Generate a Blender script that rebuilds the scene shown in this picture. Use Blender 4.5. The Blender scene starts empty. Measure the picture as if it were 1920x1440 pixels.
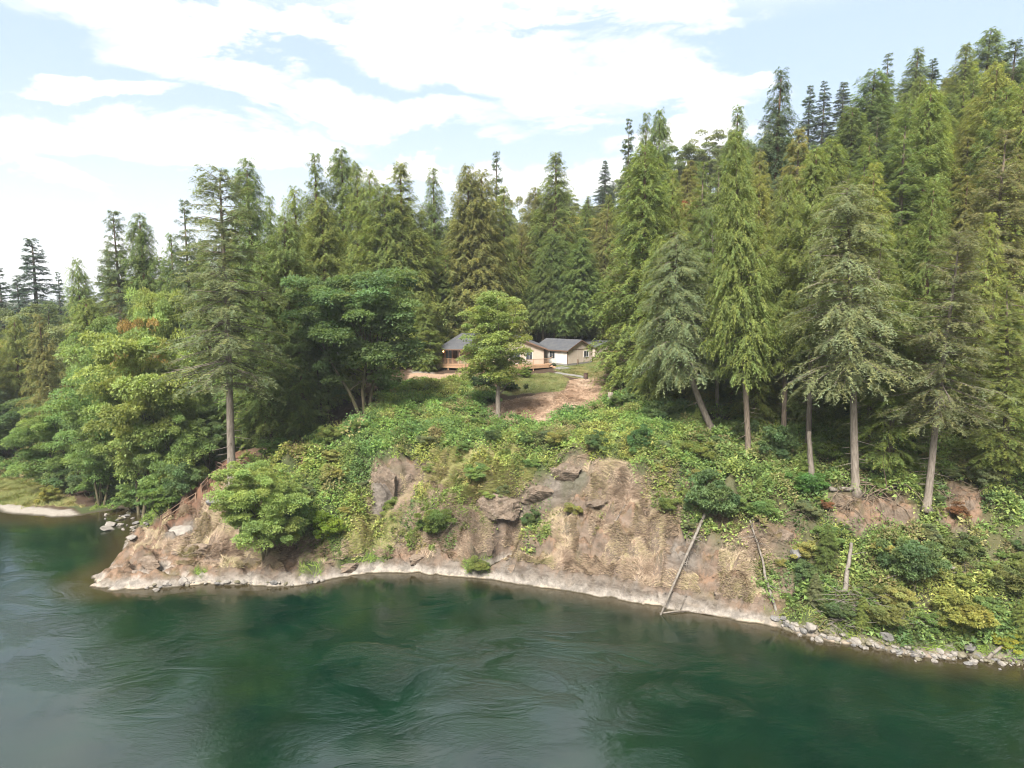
import bpy, math, random
import numpy as np
from mathutils import Vector, Matrix

rng = np.random.default_rng(7)
random.seed(7)
R = math.radians
scene = bpy.context.scene
COL = scene.collection

# ------------------------------------------------------------------ camera
CAM_Z = 25.0
HAZE = 0.00022
PITCH = R(7.125)
FPX = 1280.0
cam_d = bpy.data.cameras.new('camera')
cam_d.sensor_width = 36.0
cam_d.lens = 24.0
cam_d.clip_start = 0.5
cam_d.clip_end = 8000
cam = bpy.data.objects.new('camera', cam_d)
COL.objects.link(cam)
cam.location = (0, 0, CAM_Z)
cam.rotation_euler = (R(90) - PITCH, 0, 0)
scene.camera = cam

# ------------------------------------------------------------------ light
SUN_EL, SUN_AZ = R(48), R(197)      # azimuth measured clockwise from +Y (view direction)
world = bpy.data.worlds.new('World')
scene.world = world
world.use_nodes = True
SKY_STRENGTH = 0.055
CLOUD_LEVEL = 0.27

sun_d = bpy.data.lights.new('sun', 'SUN')
sun_d.energy = 2.55
sun_d.angle = R(20)
sun_d.color = (1.0, 0.955, 0.88)
sun = bpy.data.objects.new('sun', sun_d)
COL.objects.link(sun)
sd = Vector((math.sin(SUN_AZ) * math.cos(SUN_EL), math.cos(SUN_AZ) * math.cos(SUN_EL), math.sin(SUN_EL)))
sun.rotation_euler = sd.to_track_quat('Z', 'Y').to_euler()
sun.location = sd * 200

scene.view_settings.view_transform = 'Standard'
scene.view_settings.look = 'None'
scene.view_settings.gamma = 1.0
scene.view_settings.use_curve_mapping = False
scene.view_settings.exposure = 2.45
cy = scene.cycles
cy.use_denoising = True
cy.pixel_filter_type = 'BLACKMAN_HARRIS'
cy.filter_width = 1.05
cy.max_bounces = 7
cy.diffuse_bounces = 5
cy.glossy_bounces = 3
cy.transmission_bounces = 4
cy.volume_bounces = 1
cy.transparent_max_bounces = 8
cy.caustics_reflective = False
cy.caustics_refractive = False
cy.sample_clamp_indirect = 6


def sock(nt, v):
    return v


class NG:
    """small helper for writing node graphs"""
    def __init__(s, nt):
        s.nt = nt
        nt.nodes.clear()

    def n(s, typ, **kw):
        nd = s.nt.nodes.new(typ)
        for k, v in kw.items():
            if k.startswith('i_'):
                s.put(nd.inputs[k[2:].replace('_', ' ')], v)
            else:
                setattr(nd, k, v)
        return nd

    def put(s, inp, v):
        if isinstance(v, bpy.types.NodeSocket):
            s.nt.links.new(v, inp)
        else:
            inp.default_value = v

    def math(s, op, a, b=None, c=None, clamp=False):
        nd = s.nt.nodes.new('ShaderNodeMath')
        nd.operation = op
        nd.use_clamp = clamp
        s.put(nd.inputs[0], a)
        if b is not None:
            s.put(nd.inputs[1], b)
        if c is not None:
            s.put(nd.inputs[2], c)
        return nd.outputs[0]

    def mix(s, f, a, b, typ='MIX'):
        nd = s.nt.nodes.new('ShaderNodeMix')
        nd.data_type = 'RGBA'
        nd.blend_type = typ
        s.put(nd.inputs[0], f)
        s.put(nd.inputs[6], a if isinstance(a, bpy.types.NodeSocket) else (*a, 1))
        s.put(nd.inputs[7], b if isinstance(b, bpy.types.NodeSocket) else (*b, 1))
        return nd.outputs[2]

    def noise(s, vec, scale, detail=4, rough=0.5, dist=0.0):
        nd = s.nt.nodes.new('ShaderNodeTexNoise')
        if vec is not None:
            s.put(nd.inputs['Vector'], vec)
        nd.inputs['Scale'].default_value = scale
        nd.inputs['Detail'].default_value = detail
        nd.inputs['Roughness'].default_value = rough
        nd.inputs['Distortion'].default_value = dist
        return nd

    def ramp(s, v, a, b, x=0.0, y=1.0):
        nd = s.nt.nodes.new('ShaderNodeMapRange')
        nd.interpolation_type = 'SMOOTHSTEP'
        s.put(nd.inputs[0], v)
        nd.inputs[1].default_value = a
        nd.inputs[2].default_value = b
        nd.inputs[3].default_value = x
        nd.inputs[4].default_value = y
        return nd.outputs[0]

    def attr(s, name):
        return s.n('ShaderNodeAttribute', attribute_name=name)

    def link(s, a, b):
        s.nt.links.new(a, b)


# world: Nishita sky with soft clouds that fill the whole sky dome
g = NG(world.node_tree)
sky = g.n('ShaderNodeTexSky', sky_type='NISHITA', sun_disc=False)
sky.sun_elevation = SUN_EL
sky.sun_rotation = SUN_AZ
sky.air_density = 1.0
sky.dust_density = 2.5
sky.ozone_density = 1.0
tc = g.n('ShaderNodeTexCoord')
sep = g.n('ShaderNodeSeparateXYZ')
g.link(tc.outputs['Generated'], sep.inputs[0])
az = g.math('ARCTAN2', sep.outputs[0], sep.outputs[1])
el = g.math('ARCSINE', sep.outputs[2])
cmb = g.n('ShaderNodeCombineXYZ')
g.put(cmb.inputs[0], az)
g.put(cmb.inputs[1], g.math('MULTIPLY', el, 2.4))
wn = g.noise(cmb.outputs[0], 4.2, 9, 0.64, 0.3)
wn2 = g.noise(cmb.outputs[0], 9.0, 6, 0.6, 0.2)
wsep = g.n('ShaderNodeSeparateColor')
g.link(wn.outputs['Color'], wsep.inputs[0])
azd = g.math('ADD', az, g.math('MULTIPLY', g.math('SUBTRACT', wsep.outputs[0], 0.5), 0.42))
eld = g.math('ADD', el, g.math('MULTIPLY', g.math('SUBTRACT', wsep.outputs[1], 0.5), 0.20))


def az_el(px, py):
    a, b = (px - 960) / FPX, (720 - py) / FPX
    d = Vector((a, math.cos(PITCH) + b * math.sin(PITCH), -math.sin(PITCH) + b * math.cos(PITCH))).normalized()
    return math.atan2(d.x, d.y), math.asin(d.z)


# long cloud banks, (centre px, centre py, half length, half thickness, tilt) measured in the view direction
CLOUDS = [(330, 262, 300, 42, 0.07), (190, 148, 110, 18, 0.12), (390, 105, 180, 34, -0.14), (500, 160, 70, 26, -.3), (740, 212, 220, 34, -0.10),
          (880, 110, 280, 52, -0.20), (1020, 190, 90, 46, 0.1), (1260, 130, 190, 50, -0.05), (1340, 190, 90, 34, 0), (60, 480, 300, 50, 0.02),
          (1290, 245, 170, 26, 0.1), (700, 320, 360, 18, 0.0), (520, 30, 420, 30, 0.04), (1050, 20, 380, 36, -0.03), (130, 330, 90, 26, -.3), (1435, 110, 36, 16, 0),
          (1150, 330, 260, 36, 0.05)]
cloud = None
for (cx, cyy, hx, hy, tilt) in CLOUDS:
    a0, e0 = az_el(cx, cyy)
    ra, re = hx / FPX * 0.95, hy / FPX
    da = g.math('SUBTRACT', azd, a0)
    de = g.math('SUBTRACT', eld, e0)
    u = g.math('MULTIPLY', da, 1 / ra)
    v = g.math('MULTIPLY', g.math('SUBTRACT', de, g.math('MULTIPLY', da, tilt)), 1 / re)
    q = g.math('ADD', g.math('MULTIPLY', u, u), g.math('MULTIPLY', v, v))
    m = g.ramp(q, 0.1, 1.45, 1.0, 0.0)
    cloud = m if cloud is None else g.math('MAXIMUM', cloud, m)
# elsewhere in the sky the same kind of broken cloud from noise alone
gen = g.ramp(wn.outputs['Fac'], 0.38, 0.54)
front = g.ramp(g.math('ABSOLUTE', az), 0.75, 1.05)
high = g.ramp(el, 0.34, 0.44)
outside = g.math('MAXIMUM', front, high)
fill = g.math('MULTIPLY', gen, outside)
cl = g.math('MAXIMUM', cloud, fill)
wisp = g.ramp(wn2.outputs['Fac'], 0.25, 0.7, 0.62, 1.1)
cl = g.math('MULTIPLY', cl, wisp, clamp=True)
haze_low = g.ramp(el, 0.0, 0.5, 0.85, 0.7)        # thin high haze whitens the blue
veil = g.math('MAXIMUM', cl, haze_low)
skyc = g.mix(1.0, sky.outputs[0], (SKY_STRENGTH,) * 3, 'MULTIPLY')
veilc = g.mix(g.ramp(el, -0.02, 0.3), (0.195, 0.199, 0.205), (0.128, 0.155, 0.194))
base = g.mix(haze_low, skyc, veilc)
cld = g.mix(g.ramp(wn2.outputs['Fac'], 0.3, 0.7), (CLOUD_LEVEL * .93, CLOUD_LEVEL * .93, CLOUD_LEVEL * .94),
            (CLOUD_LEVEL, CLOUD_LEVEL * .985, CLOUD_LEVEL * .96))
full = g.mix(cl, base, cld)
bg = g.n('ShaderNodeBackground')
g.link(full, bg.inputs[0])
bg.inputs[1].default_value = 1.0
wo = g.n('ShaderNodeOutputWorld')
g.link(bg.outputs[0], wo.inputs[0])


# ------------------------------------------------------------------ view geometry helpers
CP, SP = math.cos(PITCH), math.sin(PITCH)


def at(px, py, Y):
    """world point seen at photo pixel (px, py), at distance Y"""
    a, b = (px - 960) / FPX, (720 - py) / FPX
    dy, dz = CP + b * SP, -SP + b * CP
    t = Y / dy
    return (a * t, Y, CAM_Z + dz * t)


def at_z(px, py, Z):
    a, b = (px - 960) / FPX, (720 - py) / FPX
    dy, dz = CP + b * SP, -SP + b * CP
    t = (Z - CAM_Z) / dz
    return (a * t, dy * t, Z)


def proj(X, Y, Z):
    f = Y * CP - (Z - CAM_Z) * SP
    f = np.maximum(f, 0.1)
    u = Y * SP + (Z - CAM_Z) * CP
    return 960 + FPX * X / f, 720 - FPX * u / f


# ------------------------------------------------------------------ numpy noise
_perm = np.random.default_rng(3).random((256, 256)).astype(np.float32)


def vnoise(x, y):
    xi, yi = np.floor(x).astype(int), np.floor(y).astype(int)
    fx, fy = x - xi, y - yi
    fx, fy = fx * fx * (3 - 2 * fx), fy * fy * (3 - 2 * fy)
    a = _perm[xi & 255, yi & 255]; b = _perm[(xi + 1) & 255, yi & 255]
    c = _perm[xi & 255, (yi + 1) & 255]; d = _perm[(xi + 1) & 255, (yi + 1) & 255]
    return (a * (1 - fx) + b * fx) * (1 - fy) + (c * (1 - fx) + d * fx) * fy


def fbm(x, y, oct=4, gain=0.5):
    s, amp, tot = 0, 1, 0
    for i in range(oct):
        s = s + amp * vnoise(x * 2 ** i + 17.3 * i, y * 2 ** i - 9.1 * i)
        tot += amp
        amp *= gain
    return s / tot


def ridged(x, y, oct=4):
    s, amp, tot = 0, 1, 0
    for i in range(oct):
        s = s + amp * (1 - np.abs(2 * vnoise(x * 2 ** i + 5.3 * i, y * 2 ** i + 3.1 * i) - 1))
        tot += amp
        amp *= 0.55
    return s / tot


def in_poly(px, py, poly):
    inside = np.zeros(np.shape(px), bool)
    n = len(poly)
    for i in range(n):
        x0, y0 = poly[i]; x1, y1 = poly[(i + 1) % n]
        if y0 == y1:
            continue
        c = ((y0 > py) != (y1 > py)) & (px < (x1 - x0) * (py - y0) / (y1 - y0) + x0)
        inside ^= c
    return inside


def in_any(px, py, polys):
    r = np.zeros(np.shape(px), bool)
    for p in polys:
        r |= in_poly(px, py, p)
    return r


# ------------------------------------------------------------------ terrain shape
ctrl = []
SHORE = [(172, 1095), (215, 1108), (330, 1098), (450, 1094), (560, 1098), (650, 1080), (760, 1072), (860, 1078), (960, 1090),
         (1080, 1105), (1200, 1128), (1320, 1145), (1440, 1165), (1510, 1190), (1600, 1208), (1720, 1232), (1850, 1244), (1920, 1250)]
for (a, b) in SHORE:
    p = at_z(a, b, 0)
    ctrl.append((p[0], p[1], 0.0))
    ctrl.append((p[0] - 1, p[1] - 1.3, -0.8))
    ctrl.append((p[0] - 2, p[1] - 5, -3.0))
    if a > 250:
        ctrl.append((p[0] + .2, p[1] + 1.6, 1.25 if a < 1480 else 0.7))
for (a, b) in [(186, 1072), (225, 1040), (240, 1006), (262, 985), (235, 962), (150, 974), (100, 974), (0, 966), (-150, 955)]:
    p = at_z(a, b, 0)
    ctrl.append((p[0], p[1], 0.0))
    ctrl.append((p[0] - 2.5, p[1] - 2.5, -1.6))
for a, b, z in [(150, 1050, -3), (150, 1010, -2.0), (50, 1050, -3), (-100, 1050, -3.5), (-100, 1200, -5), (300, 1300, -5), (900, 1300, -5),
                (1400, 1400, -5), (900, 1180, -4), (1300, 1230, -4), (600, 1180, -4), (-400, 1000, -3), (-700, 960, -3)]:
    q_ = at_z(a, b, 0)
    ctrl.append((q_[0], q_[1], z))
for X, Y, Z in [(60, 38, 0), (62, 34, -2.5), (90, 30, 0), (95, 24, -3), (150, 15, 0), (80, 45, 8), (100, 45, 14), (0, 10, -6), (-100, 10, -6), (100, -20, -6),
                (-60, 84, 0.4), (-90, 90, 0.4), (-140, 95, 0.5), (-200, 100, .5), (-300, 110, 1), (-60, 100, 1.5), (-80, 130, 3), (-110, 160, 5), (-150, 200, 7),
                (-50, 120, 7), (-60, 160, 10), (-100, 260, 14), (-200, 300, 10), (-300, 400, 14), (-35, 110, 10), (-30, 130, 14), (-30, 160, 18), (0, 122, 16.0), (0, 140, 19), (0, 165, 25), (0, 200, 34), (0, 250, 46),
                (0, 300, 46), (-40, 220, 26), (-60, 320, 34), (15, 122, 17), (20, 112, 17), (30, 105, 19), (40, 100, 22), (40, 130, 34), (44, 165, 46), (24, 220, 52), (60, 140, 43),
                (60, 80, 23), (65, 100, 32), (80, 130, 48), (78, 180, 56), (97, 200, 62), (118, 260, 66), (80, 300, 60), (110, 150, 63), (100, 100, 42), (140, 200, 74), (140, 120, 58), (90, 70, 27), (200, 260, 80),
                (300, 400, 80), (100, 420, 60), (0, 500, 40), (-200, 600, 20), (-500, 500, 15), (500, 200, 90), (300, 100, 80), (150, 60, 38), (300, 0, 40), (-600, 200, 5),
                (500, 800, 70), (-500, 900, 20), (0, 900, 40)]:
    ctrl.append((X, Y, Z))
for a, b, Y in [(300, 995, 67), (330, 965, 69), (380, 925, 71), (250, 1050, 62.5), (330, 1040, 63), (420, 980, 64.5), (430, 905, 66), (440, 903, 66), (470, 870, 72),
                (425, 850, 77), (520, 830, 82), (350, 950, 76), (300, 930, 85), (200, 925, 84), (100, 905, 90), (0, 900, 92), (30, 830, 112), (560, 940, 64), (500, 1010, 61.8),
                (560, 860, 70), (620, 815, 78), (560, 790, 90), (600, 750, 96),
                (700, 1030, 62), (700, 960, 64), (700, 890, 66), (700, 830, 72), (680, 785, 78), (750, 740, 88), (780, 712, 95), (770, 700, 98),
                (850, 1010, 61.5), (850, 930, 65), (850, 850, 70), (850, 780, 79), (850, 712, 94), (820, 698, 99),
                (930, 1020, 61.5), (930, 960, 63), (930, 880, 66), (930, 790, 78), (930, 735, 88), (930, 712, 94), (930, 702, 98),
                (1050, 1040, 58.5), (1050, 960, 61.5), (1050, 880, 65), (1050, 800, 75), (1050, 780, 78), (1050, 735, 87), (1050, 705, 95.5), (1050, 692, 101),
                (1150, 1040, 57), (1150, 960, 60), (1150, 900, 62.5), (1150, 850, 66), (1150, 760, 80), (1140, 715, 93), (1120, 700, 98), (1110, 682, 107),
                (1240, 1070, 54.5), (1240, 980, 58), (1240, 890, 62), (1240, 790, 74), (1330, 1080, 53.8), (1330, 990, 56), (1330, 900, 60), (1335, 822, 68), (1300, 760, 78),
                (1400, 1100, 52), (1400, 1000, 55), (1400, 912, 60), (1420, 850, 66), (1450, 780, 75), (1500, 1120, 50.3), (1520, 1000, 54.5), (1515, 905, 60), (1515, 830, 67),
                (1600, 1170, 48.5), (1600, 1100, 50.8), (1600, 1020, 53.5), (1605, 925, 57), (1600, 850, 64), (1600, 750, 75), (1740, 1200, 46.8), (1740, 1120, 48.8), (1740, 1002, 53), (1740, 900, 58), (1740, 800, 66),
                (1870, 1205, 46), (1870, 1130, 47.8), (1870, 1000, 52.5), (1870, 900, 57), (1870, 800, 65)]:
    ctrl.append(at(a, b, Y))
for X, Y, Z in [(-9, 104, 14.7), (0, 104, 14.8), (8, 104, 14.8), (12, 108, 14.8), (-14, 112, 14.9), (0, 112, 15.0), (14, 112, 15.2), (18, 104, 15.2), (-20, 100, 13.8), (-24, 108, 14.2)]:
    ctrl.append((X, Y, Z))
ctrl = np.array(ctrl, float)


def kern(d2):
    return -np.sqrt(d2 + 2.5 ** 2)


_D = ((ctrl[:, None, :2] - ctrl[None, :, :2]) ** 2).sum(-1)
n_ = len(ctrl)
A = np.zeros((n_ + 1, n_ + 1))
A[:n_, :n_] = kern(_D) + np.eye(n_) * 0.8
A[:n_, n_] = 1
A[n_, :n_] = 1
_w = np.linalg.solve(A, np.concatenate([ctrl[:, 2], [0]]))


def base_z(X, Y):
    sh = np.shape(X)
    X = np.ravel(X); Y = np.ravel(Y)
    out = np.zeros(len(X))
    for i in range(0, len(X), 20000):
        s = slice(i, i + 20000)
        d2 = (X[s, None] - ctrl[None, :, 0]) ** 2 + (Y[s, None] - ctrl[None, :, 1]) ** 2
        out[s] = kern(d2) @ _w[:n_] + _w[n_]
    return out.reshape(sh)


_Y0 = np.arange(40, 110, .25)


def gp0(px, py):
    a, b = (px - 960) / FPX, (720 - py) / FPX
    dy, dz = CP + b * SP, -SP + b * CP
    t = _Y0 / dy
    X = a * t; Z = CAM_Z + dz * t
    k = np.nonzero(np.maximum(base_z(X, _Y0), 0) > Z)[0][0]
    return float(X[k]), float(_Y0[k])


# cracks in the cliff, as ground polylines with depth and half width
CRACKS = [([gp0(893, 1085), gp0(915, 1050), gp0(932, 1015), gp0(950, 980), gp0(985, 945), gp0(1060, 915)], 4.5, 1.25),
          ([gp0(930, 1030), gp0(948, 1000), gp0(975, 972), gp0(1010, 955)], 3.2, 1.0),
          ([gp0(1090, 960), gp0(1150, 950), gp0(1225, 925)], 1.2, 0.6),
          ([gp0(770, 890), gp0(745, 935), gp0(700, 1000)], 1.8, 0.7), ([gp0(690, 880), gp0(680, 930)], 1.0, .6),
          ([gp0(1260, 1040), gp0(1190, 1065), gp0(1110, 1070)], 1.0, 0.45), ([gp0(1215, 1010), gp0(1160, 1040)], .8, .4),
          ([gp0(1050, 880), gp0(1020, 915), gp0(960, 930)], 1.2, .5), ([gp0(860, 1040), gp0(780, 1035), gp0(700, 1050)], .9, .4),
          ([gp0(415, 985), gp0(350, 1035), gp0(260, 1070)], 0.9, 0.4), ([gp0(400, 950), gp0(370, 975), gp0(300, 1020)], .9, .5),
          ([gp0(560, 1060), gp0(620, 1050), gp0(650, 1070)], .7, .4), ([gp0(1290, 1000), gp0(1320, 1060), gp0(1310, 1100)], .9, .5)]


def seg_dist(X, Y, a, b):
    ax, ay = a; bx, by = b
    vx, vy = bx - ax, by - ay
    t = np.clip(((X - ax) * vx + (Y - ay) * vy) / (vx * vx + vy * vy), 0, 1)
    return np.hypot(X - ax - t * vx, Y - ay - t * vy)


def smooth(x, a, b):
    t = np.clip((x - a) / (b - a), 0, 1)
    return t * t * (3 - 2 * t)


def height(X, Y):
    X = np.asarray(X, float); Y = np.asarray(Y, float)
    z = base_z(X, Y)
    px, py = proj(X, Y, z)
    cliff = smooth(z, -0.5, 0.6) * (1 - smooth(z, 8.0, 11.0)) * (1 - smooth(Y, 70, 76)) * smooth(X, -45, -38) * (1 - .3 * smooth(X, 16, 26))
    wild = smooth(z, 0.3, 2.0)
    yard = (1 - smooth(np.abs(X - 0), 22, 28)) * smooth(Y, 84, 92) * (1 - smooth(Y, 112, 118))
    rough = (fbm(X * 0.22, Y * 0.22, 3) - .5) * 2.0 + (fbm(X * 0.9, Y * 0.9, 4) - .5) * 0.9
    z = z + rough * wild * (1 - .93 * yard) * 0.8
    # rock: ridged relief and shelves that dip towards the river
    r = (ridged(X * 0.16 + 2, Y * 0.3, 5) - .6) * 3.6 + (ridged(X * .6, Y * .9, 4) - .6) * 2.2
    q = z * 1.0 + X * 0.22 + (fbm(X * .3, Y * .3, 3)) * 2.5
    saw = (q * 0.55) % 1.0
    stp = smooth(saw, 0, .6) * (1 - smooth(saw, .6, 1.0)) * 1.2
    r = r + (fbm(X * 2.2, Y * 2.2, 4) - .5) * .7 + (ridged(X * 1.9 + 7, Y * 2.4, 2) - .6) * .35
    z = z + cliff * (r + (stp - .35) * 0.8)
    for pts, dep, wid in CRACKS:
        d = np.full(np.shape(X), 99.0)
        for i in range(len(pts) - 1):
            d = np.minimum(d, seg_dist(X + (fbm(X, Y, 2) - .5) * 1.0, Y, pts[i], pts[i + 1]))
        z = z - dep * np.exp(-(d / wid) ** 2) * smooth(z, 1.0, 2.6)
    # the water line stays a clear edge
    shore = np.exp(-((z - 0.1) / 0.5) ** 2) * (1 - smooth(Y, 72, 80))
    z = z + shore * (fbm(X * 1.6, Y * 1.6, 3) - .45) * 0.5
    return z


# ------------------------------------------------------------------ tagging
def tag(o, label=None, cat=None, group=None, kind=None):
    if label: o['label'] = label
    if cat: o['category'] = cat
    if group: o['group'] = group
    if kind: o['kind'] = kind
    return o


def link(name, me, mat=None, parent=None):
    o = bpy.data.objects.new(name, me)
    COL.objects.link(o)
    if mat is not None and me is not None and len(me.materials) == 0:
        me.materials.append(mat)
    if parent is not None:
        o.parent = parent
    return o


def mesh_np(name, V, F, mat=None, col=None, smooth_=False, extra=None):
    """V (n,3), F (m,k) all faces with k corners; col (m,3) per-face colour"""
    me = bpy.data.meshes.new(name)
    V = np.ascontiguousarray(V, dtype=np.float32)
    F = np.ascontiguousarray(F, dtype=np.int32)
    m, k = F.shape
    me.vertices.add(len(V)); me.vertices.foreach_set('co', V.ravel())
    me.loops.add(m * k); me.loops.foreach_set('vertex_index', F.ravel())
    me.polygons.add(m)
    me.polygons.foreach_set('loop_start', np.arange(0, m * k, k, dtype=np.int32))
    me.polygons.foreach_set('loop_total', np.full(m, k, dtype=np.int32))
    me.polygons.foreach_set('use_smooth', np.full(m, smooth_, dtype=bool))
    if col is not None:
        a = me.attributes.new('tint', 'FLOAT_COLOR', 'FACE')
        c = np.ones((m, 4), np.float32); c[:, :3] = col
        a.data.foreach_set('color', c.ravel())
    if extra:
        for nm, arr in extra.items():
            a = me.attributes.new(nm, 'FLOAT', 'POINT')
            a.data.foreach_set('value', np.ascontiguousarray(arr, dtype=np.float32))
    if mat is not None:
        me.materials.append(mat)
    me.update(calc_edges=True)
    return me


class MB:
    """collects boxes, tubes and free faces, and links them as one mesh"""
    def __init__(s):
        s.v = []; s.f = []

    def box(s, x0, x1, y0, y1, z0, z1, M=None):
        b = len(s.v)
        for x in (x0, x1):
            for y in (y0, y1):
                for z in (z0, z1):
                    p = Vector((x, y, z))
                    s.v.append(tuple(M @ p if M else p))
        for q in [(0, 1, 3, 2), (4, 6, 7, 5), (0, 4, 5, 1), (2, 3, 7, 6), (0, 2, 6, 4), (1, 5, 7, 3)]:
            s.f.append(tuple(b + i for i in q))
        return s

    def bar(s, a, b_, w, h=None):
        h = h or w
        a, b_ = Vector(a), Vector(b_)
        d = (b_ - a)
        L = d.length
        q = d.to_track_quat('X', 'Z')
        M = Matrix.Translation(a) @ q.to_matrix().to_4x4()
        return s.box(0, L, -w / 2, w / 2, -h / 2, h / 2, M)

    def tube(s, pts, rad, n=7, cap=True):
        pts = [Vector(p) for p in pts]
        b0 = len(s.v)
        up = Vector((0.13, 0.31, 0.94))
        for i, p in enumerate(pts):
            t = (pts[min(i + 1, len(pts) - 1)] - pts[max(i - 1, 0)]).normalized()
            u = t.cross(up)
            if u.length < 1e-3: u = t.cross(Vector((1, 0, 0)))
            u.normalize(); w = t.cross(u)
            r = rad[i] if hasattr(rad, '__len__') else rad
            for k in range(n):
                a = 2 * math.pi * k / n
                s.v.append(tuple(p + (u * math.cos(a) + w * math.sin(a)) * r))
        for i in range(len(pts) - 1):
            for k in range(n):
                a = b0 + i * n + k; b = b0 + i * n + (k + 1) % n
                s.f.append((a, b, b + n, a + n))
        if cap:
            s.f.append(tuple(b0 + k for k in range(n))[::-1])
            s.f.append(tuple(b0 + (len(pts) - 1) * n + k for k in range(n)))
        return s

    def face(s, pts):
        b = len(s.v)
        s.v += [tuple(p) for p in pts]
        s.f.append(tuple(range(b, b + len(pts))))
        return s

    def prism(s, poly, a, b_, M=None):
        """poly: (y,z) outline extruded along x from a to b_"""
        b0 = len(s.v); n = len(poly)
        for x in (a, b_):
            for (y, z) in poly:
                p = Vector((x, y, z)); s.v.append(tuple(M @ p if M else p))
        s.f.append(tuple(b0 + i for i in range(n))[::-1])
        s.f.append(tuple(b0 + n + i for i in range(n)))
        for i in range(n):
            j = (i + 1) % n
            s.f.append((b0 + i, b0 + j, b0 + n + j, b0 + n + i))
        return s

    def mesh(s, name, mat, sm=False):
        me = bpy.data.meshes.new(name)
        me.from_pydata(s.v, [], s.f)
        if sm:
            me.polygons.foreach_set('use_smooth', [True] * len(me.polygons))
        me.materials.append(mat)
        me.update()
        return me

    def build(s, name, mat, parent=None, sm=False):
        return link(name, s.mesh(name, mat, sm), None, parent)


# ------------------------------------------------------------------ materials
def new_mat(name):
    m = bpy.data.materials.new(name)
    m.use_nodes = True
    return m, NG(m.node_tree)


def simple(name, c1, c2=None, scale=3.0, rough=0.8, bump=0.2, stretch=(1, 1, 1), coords='Object', spec=0.3):
    m, g = new_mat(name)
    c2 = c2 or tuple(x * 0.7 for x in c1)
    tc = g.n('ShaderNodeTexCoord')
    mp = g.n('ShaderNodeMapping')
    g.link(tc.outputs[coords], mp.inputs[0])
    mp.inputs['Scale'].default_value = stretch
    nz = g.noise(mp.outputs[0], scale, 6, 0.62)
    c = g.mix(g.ramp(nz.outputs['Fac'], 0.3, 0.7), c1, c2)
    b = g.n('ShaderNodeBsdfPrincipled')
    g.link(c, b.inputs['Base Color'])
    b.inputs['Roughness'].default_value = rough
    b.inputs['Specular IOR Level'].default_value = spec
    bp = g.n('ShaderNodeBump')
    bp.inputs['Strength'].default_value = bump
    bp.inputs['Distance'].default_value = 0.05
    g.link(nz.outputs['Fac'], bp.inputs['Height'])
    g.link(bp.outputs[0], b.inputs['Normal'])
    o = g.n('ShaderNodeOutputMaterial')
    g.link(b.outputs[0], o.inputs[0])
    return m


def foliage_mat(name, transl=0.46, use_obj=True, fixed=None):
    m, g = new_mat(name)
    at_ = g.attr('tint')
    if use_obj:
        oi = g.n('ShaderNodeObjectInfo')
        c = g.mix(1.0, oi.outputs['Color'], at_.outputs['Color'], 'MULTIPLY')
    else:
        c = at_.outputs['Color']
    d = g.n('ShaderNodeBsdfPrincipled')
    g.link(c, d.inputs['Base Color'])
    d.inputs['Roughness'].default_value = 0.62
    d.inputs['Specular IOR Level'].default_value = 0.25
    t = g.n('ShaderNodeBsdfTranslucent')
    tcol = g.mix(1.0, c, (1.6, 1.6, 0.9), 'MULTIPLY')
    g.link(tcol, t.inputs[0])
    mx = g.n('ShaderNodeMixShader')
    mx.inputs[0].default_value = transl
    g.link(d.outputs[0], mx.inputs[1])
    g.link(t.outputs[0], mx.inputs[2])
    o = g.n('ShaderNodeOutputMaterial')
    g.link(mx.outputs[0], o.inputs[0])
    return m


M_LEAF = foliage_mat('foliage')
M_COVER = foliage_mat('ground_leaves', 0.35, False)
M_STRAW = foliage_mat('straw', 0.12, False)
M_BARK = simple('bark_grey_brown', (0.1575, 0.1237, 0.0938), (0.0750, 0.0585, 0.0435), 2.4, 0.95, 0.8, (4, 4, .7))
M_BARK_PALE = simple('bark_pale', (0.2029, 0.1722, 0.1414), (0.1045, 0.0861, 0.0677), 2.4, 0.95, 0.8, (4, 4, .6))
M_BARK_RED = simple('bark_cedar', (0.1650, 0.0975, 0.0675), (0.0900, 0.0525, 0.0375), 2.0, 0.95, 0.8, (5, 5, .4))
M_BARK_MOSS = simple('bark_mossy', (0.1050, 0.0840, 0.0525), (0.0447, 0.0447, 0.0184), 1.5, 0.95, 0.6, (2, 2, .8))
M_DEADWOOD = simple('dead_wood', (0.1728, 0.1555, 0.1339), (0.0950, 0.0778, 0.0605), 2.0, 0.9, 0.5, (3, 3, 1))
M_ROOT = simple('roots', (0.1560, 0.1200, 0.0840), (0.0840, 0.0600, 0.0420), 2.0, 0.9, 0.5)
M_STONE = simple('pale_stone', (0.2321, 0.2099, 0.1823), (0.1215, 0.1105, 0.0994), 1.6, 0.9, 0.6, coords='Object')
M_STONE_D = simple('grey_stone', (0.1492, 0.1436, 0.1381), (0.0774, 0.0718, 0.0663), 1.8, 0.9, 0.7)
M_STONE_M = simple('mossy_stone', (0.1492, 0.1326, 0.0994), (0.0608, 0.0553, 0.0276), 1.4, 0.95, 0.7)


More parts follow.
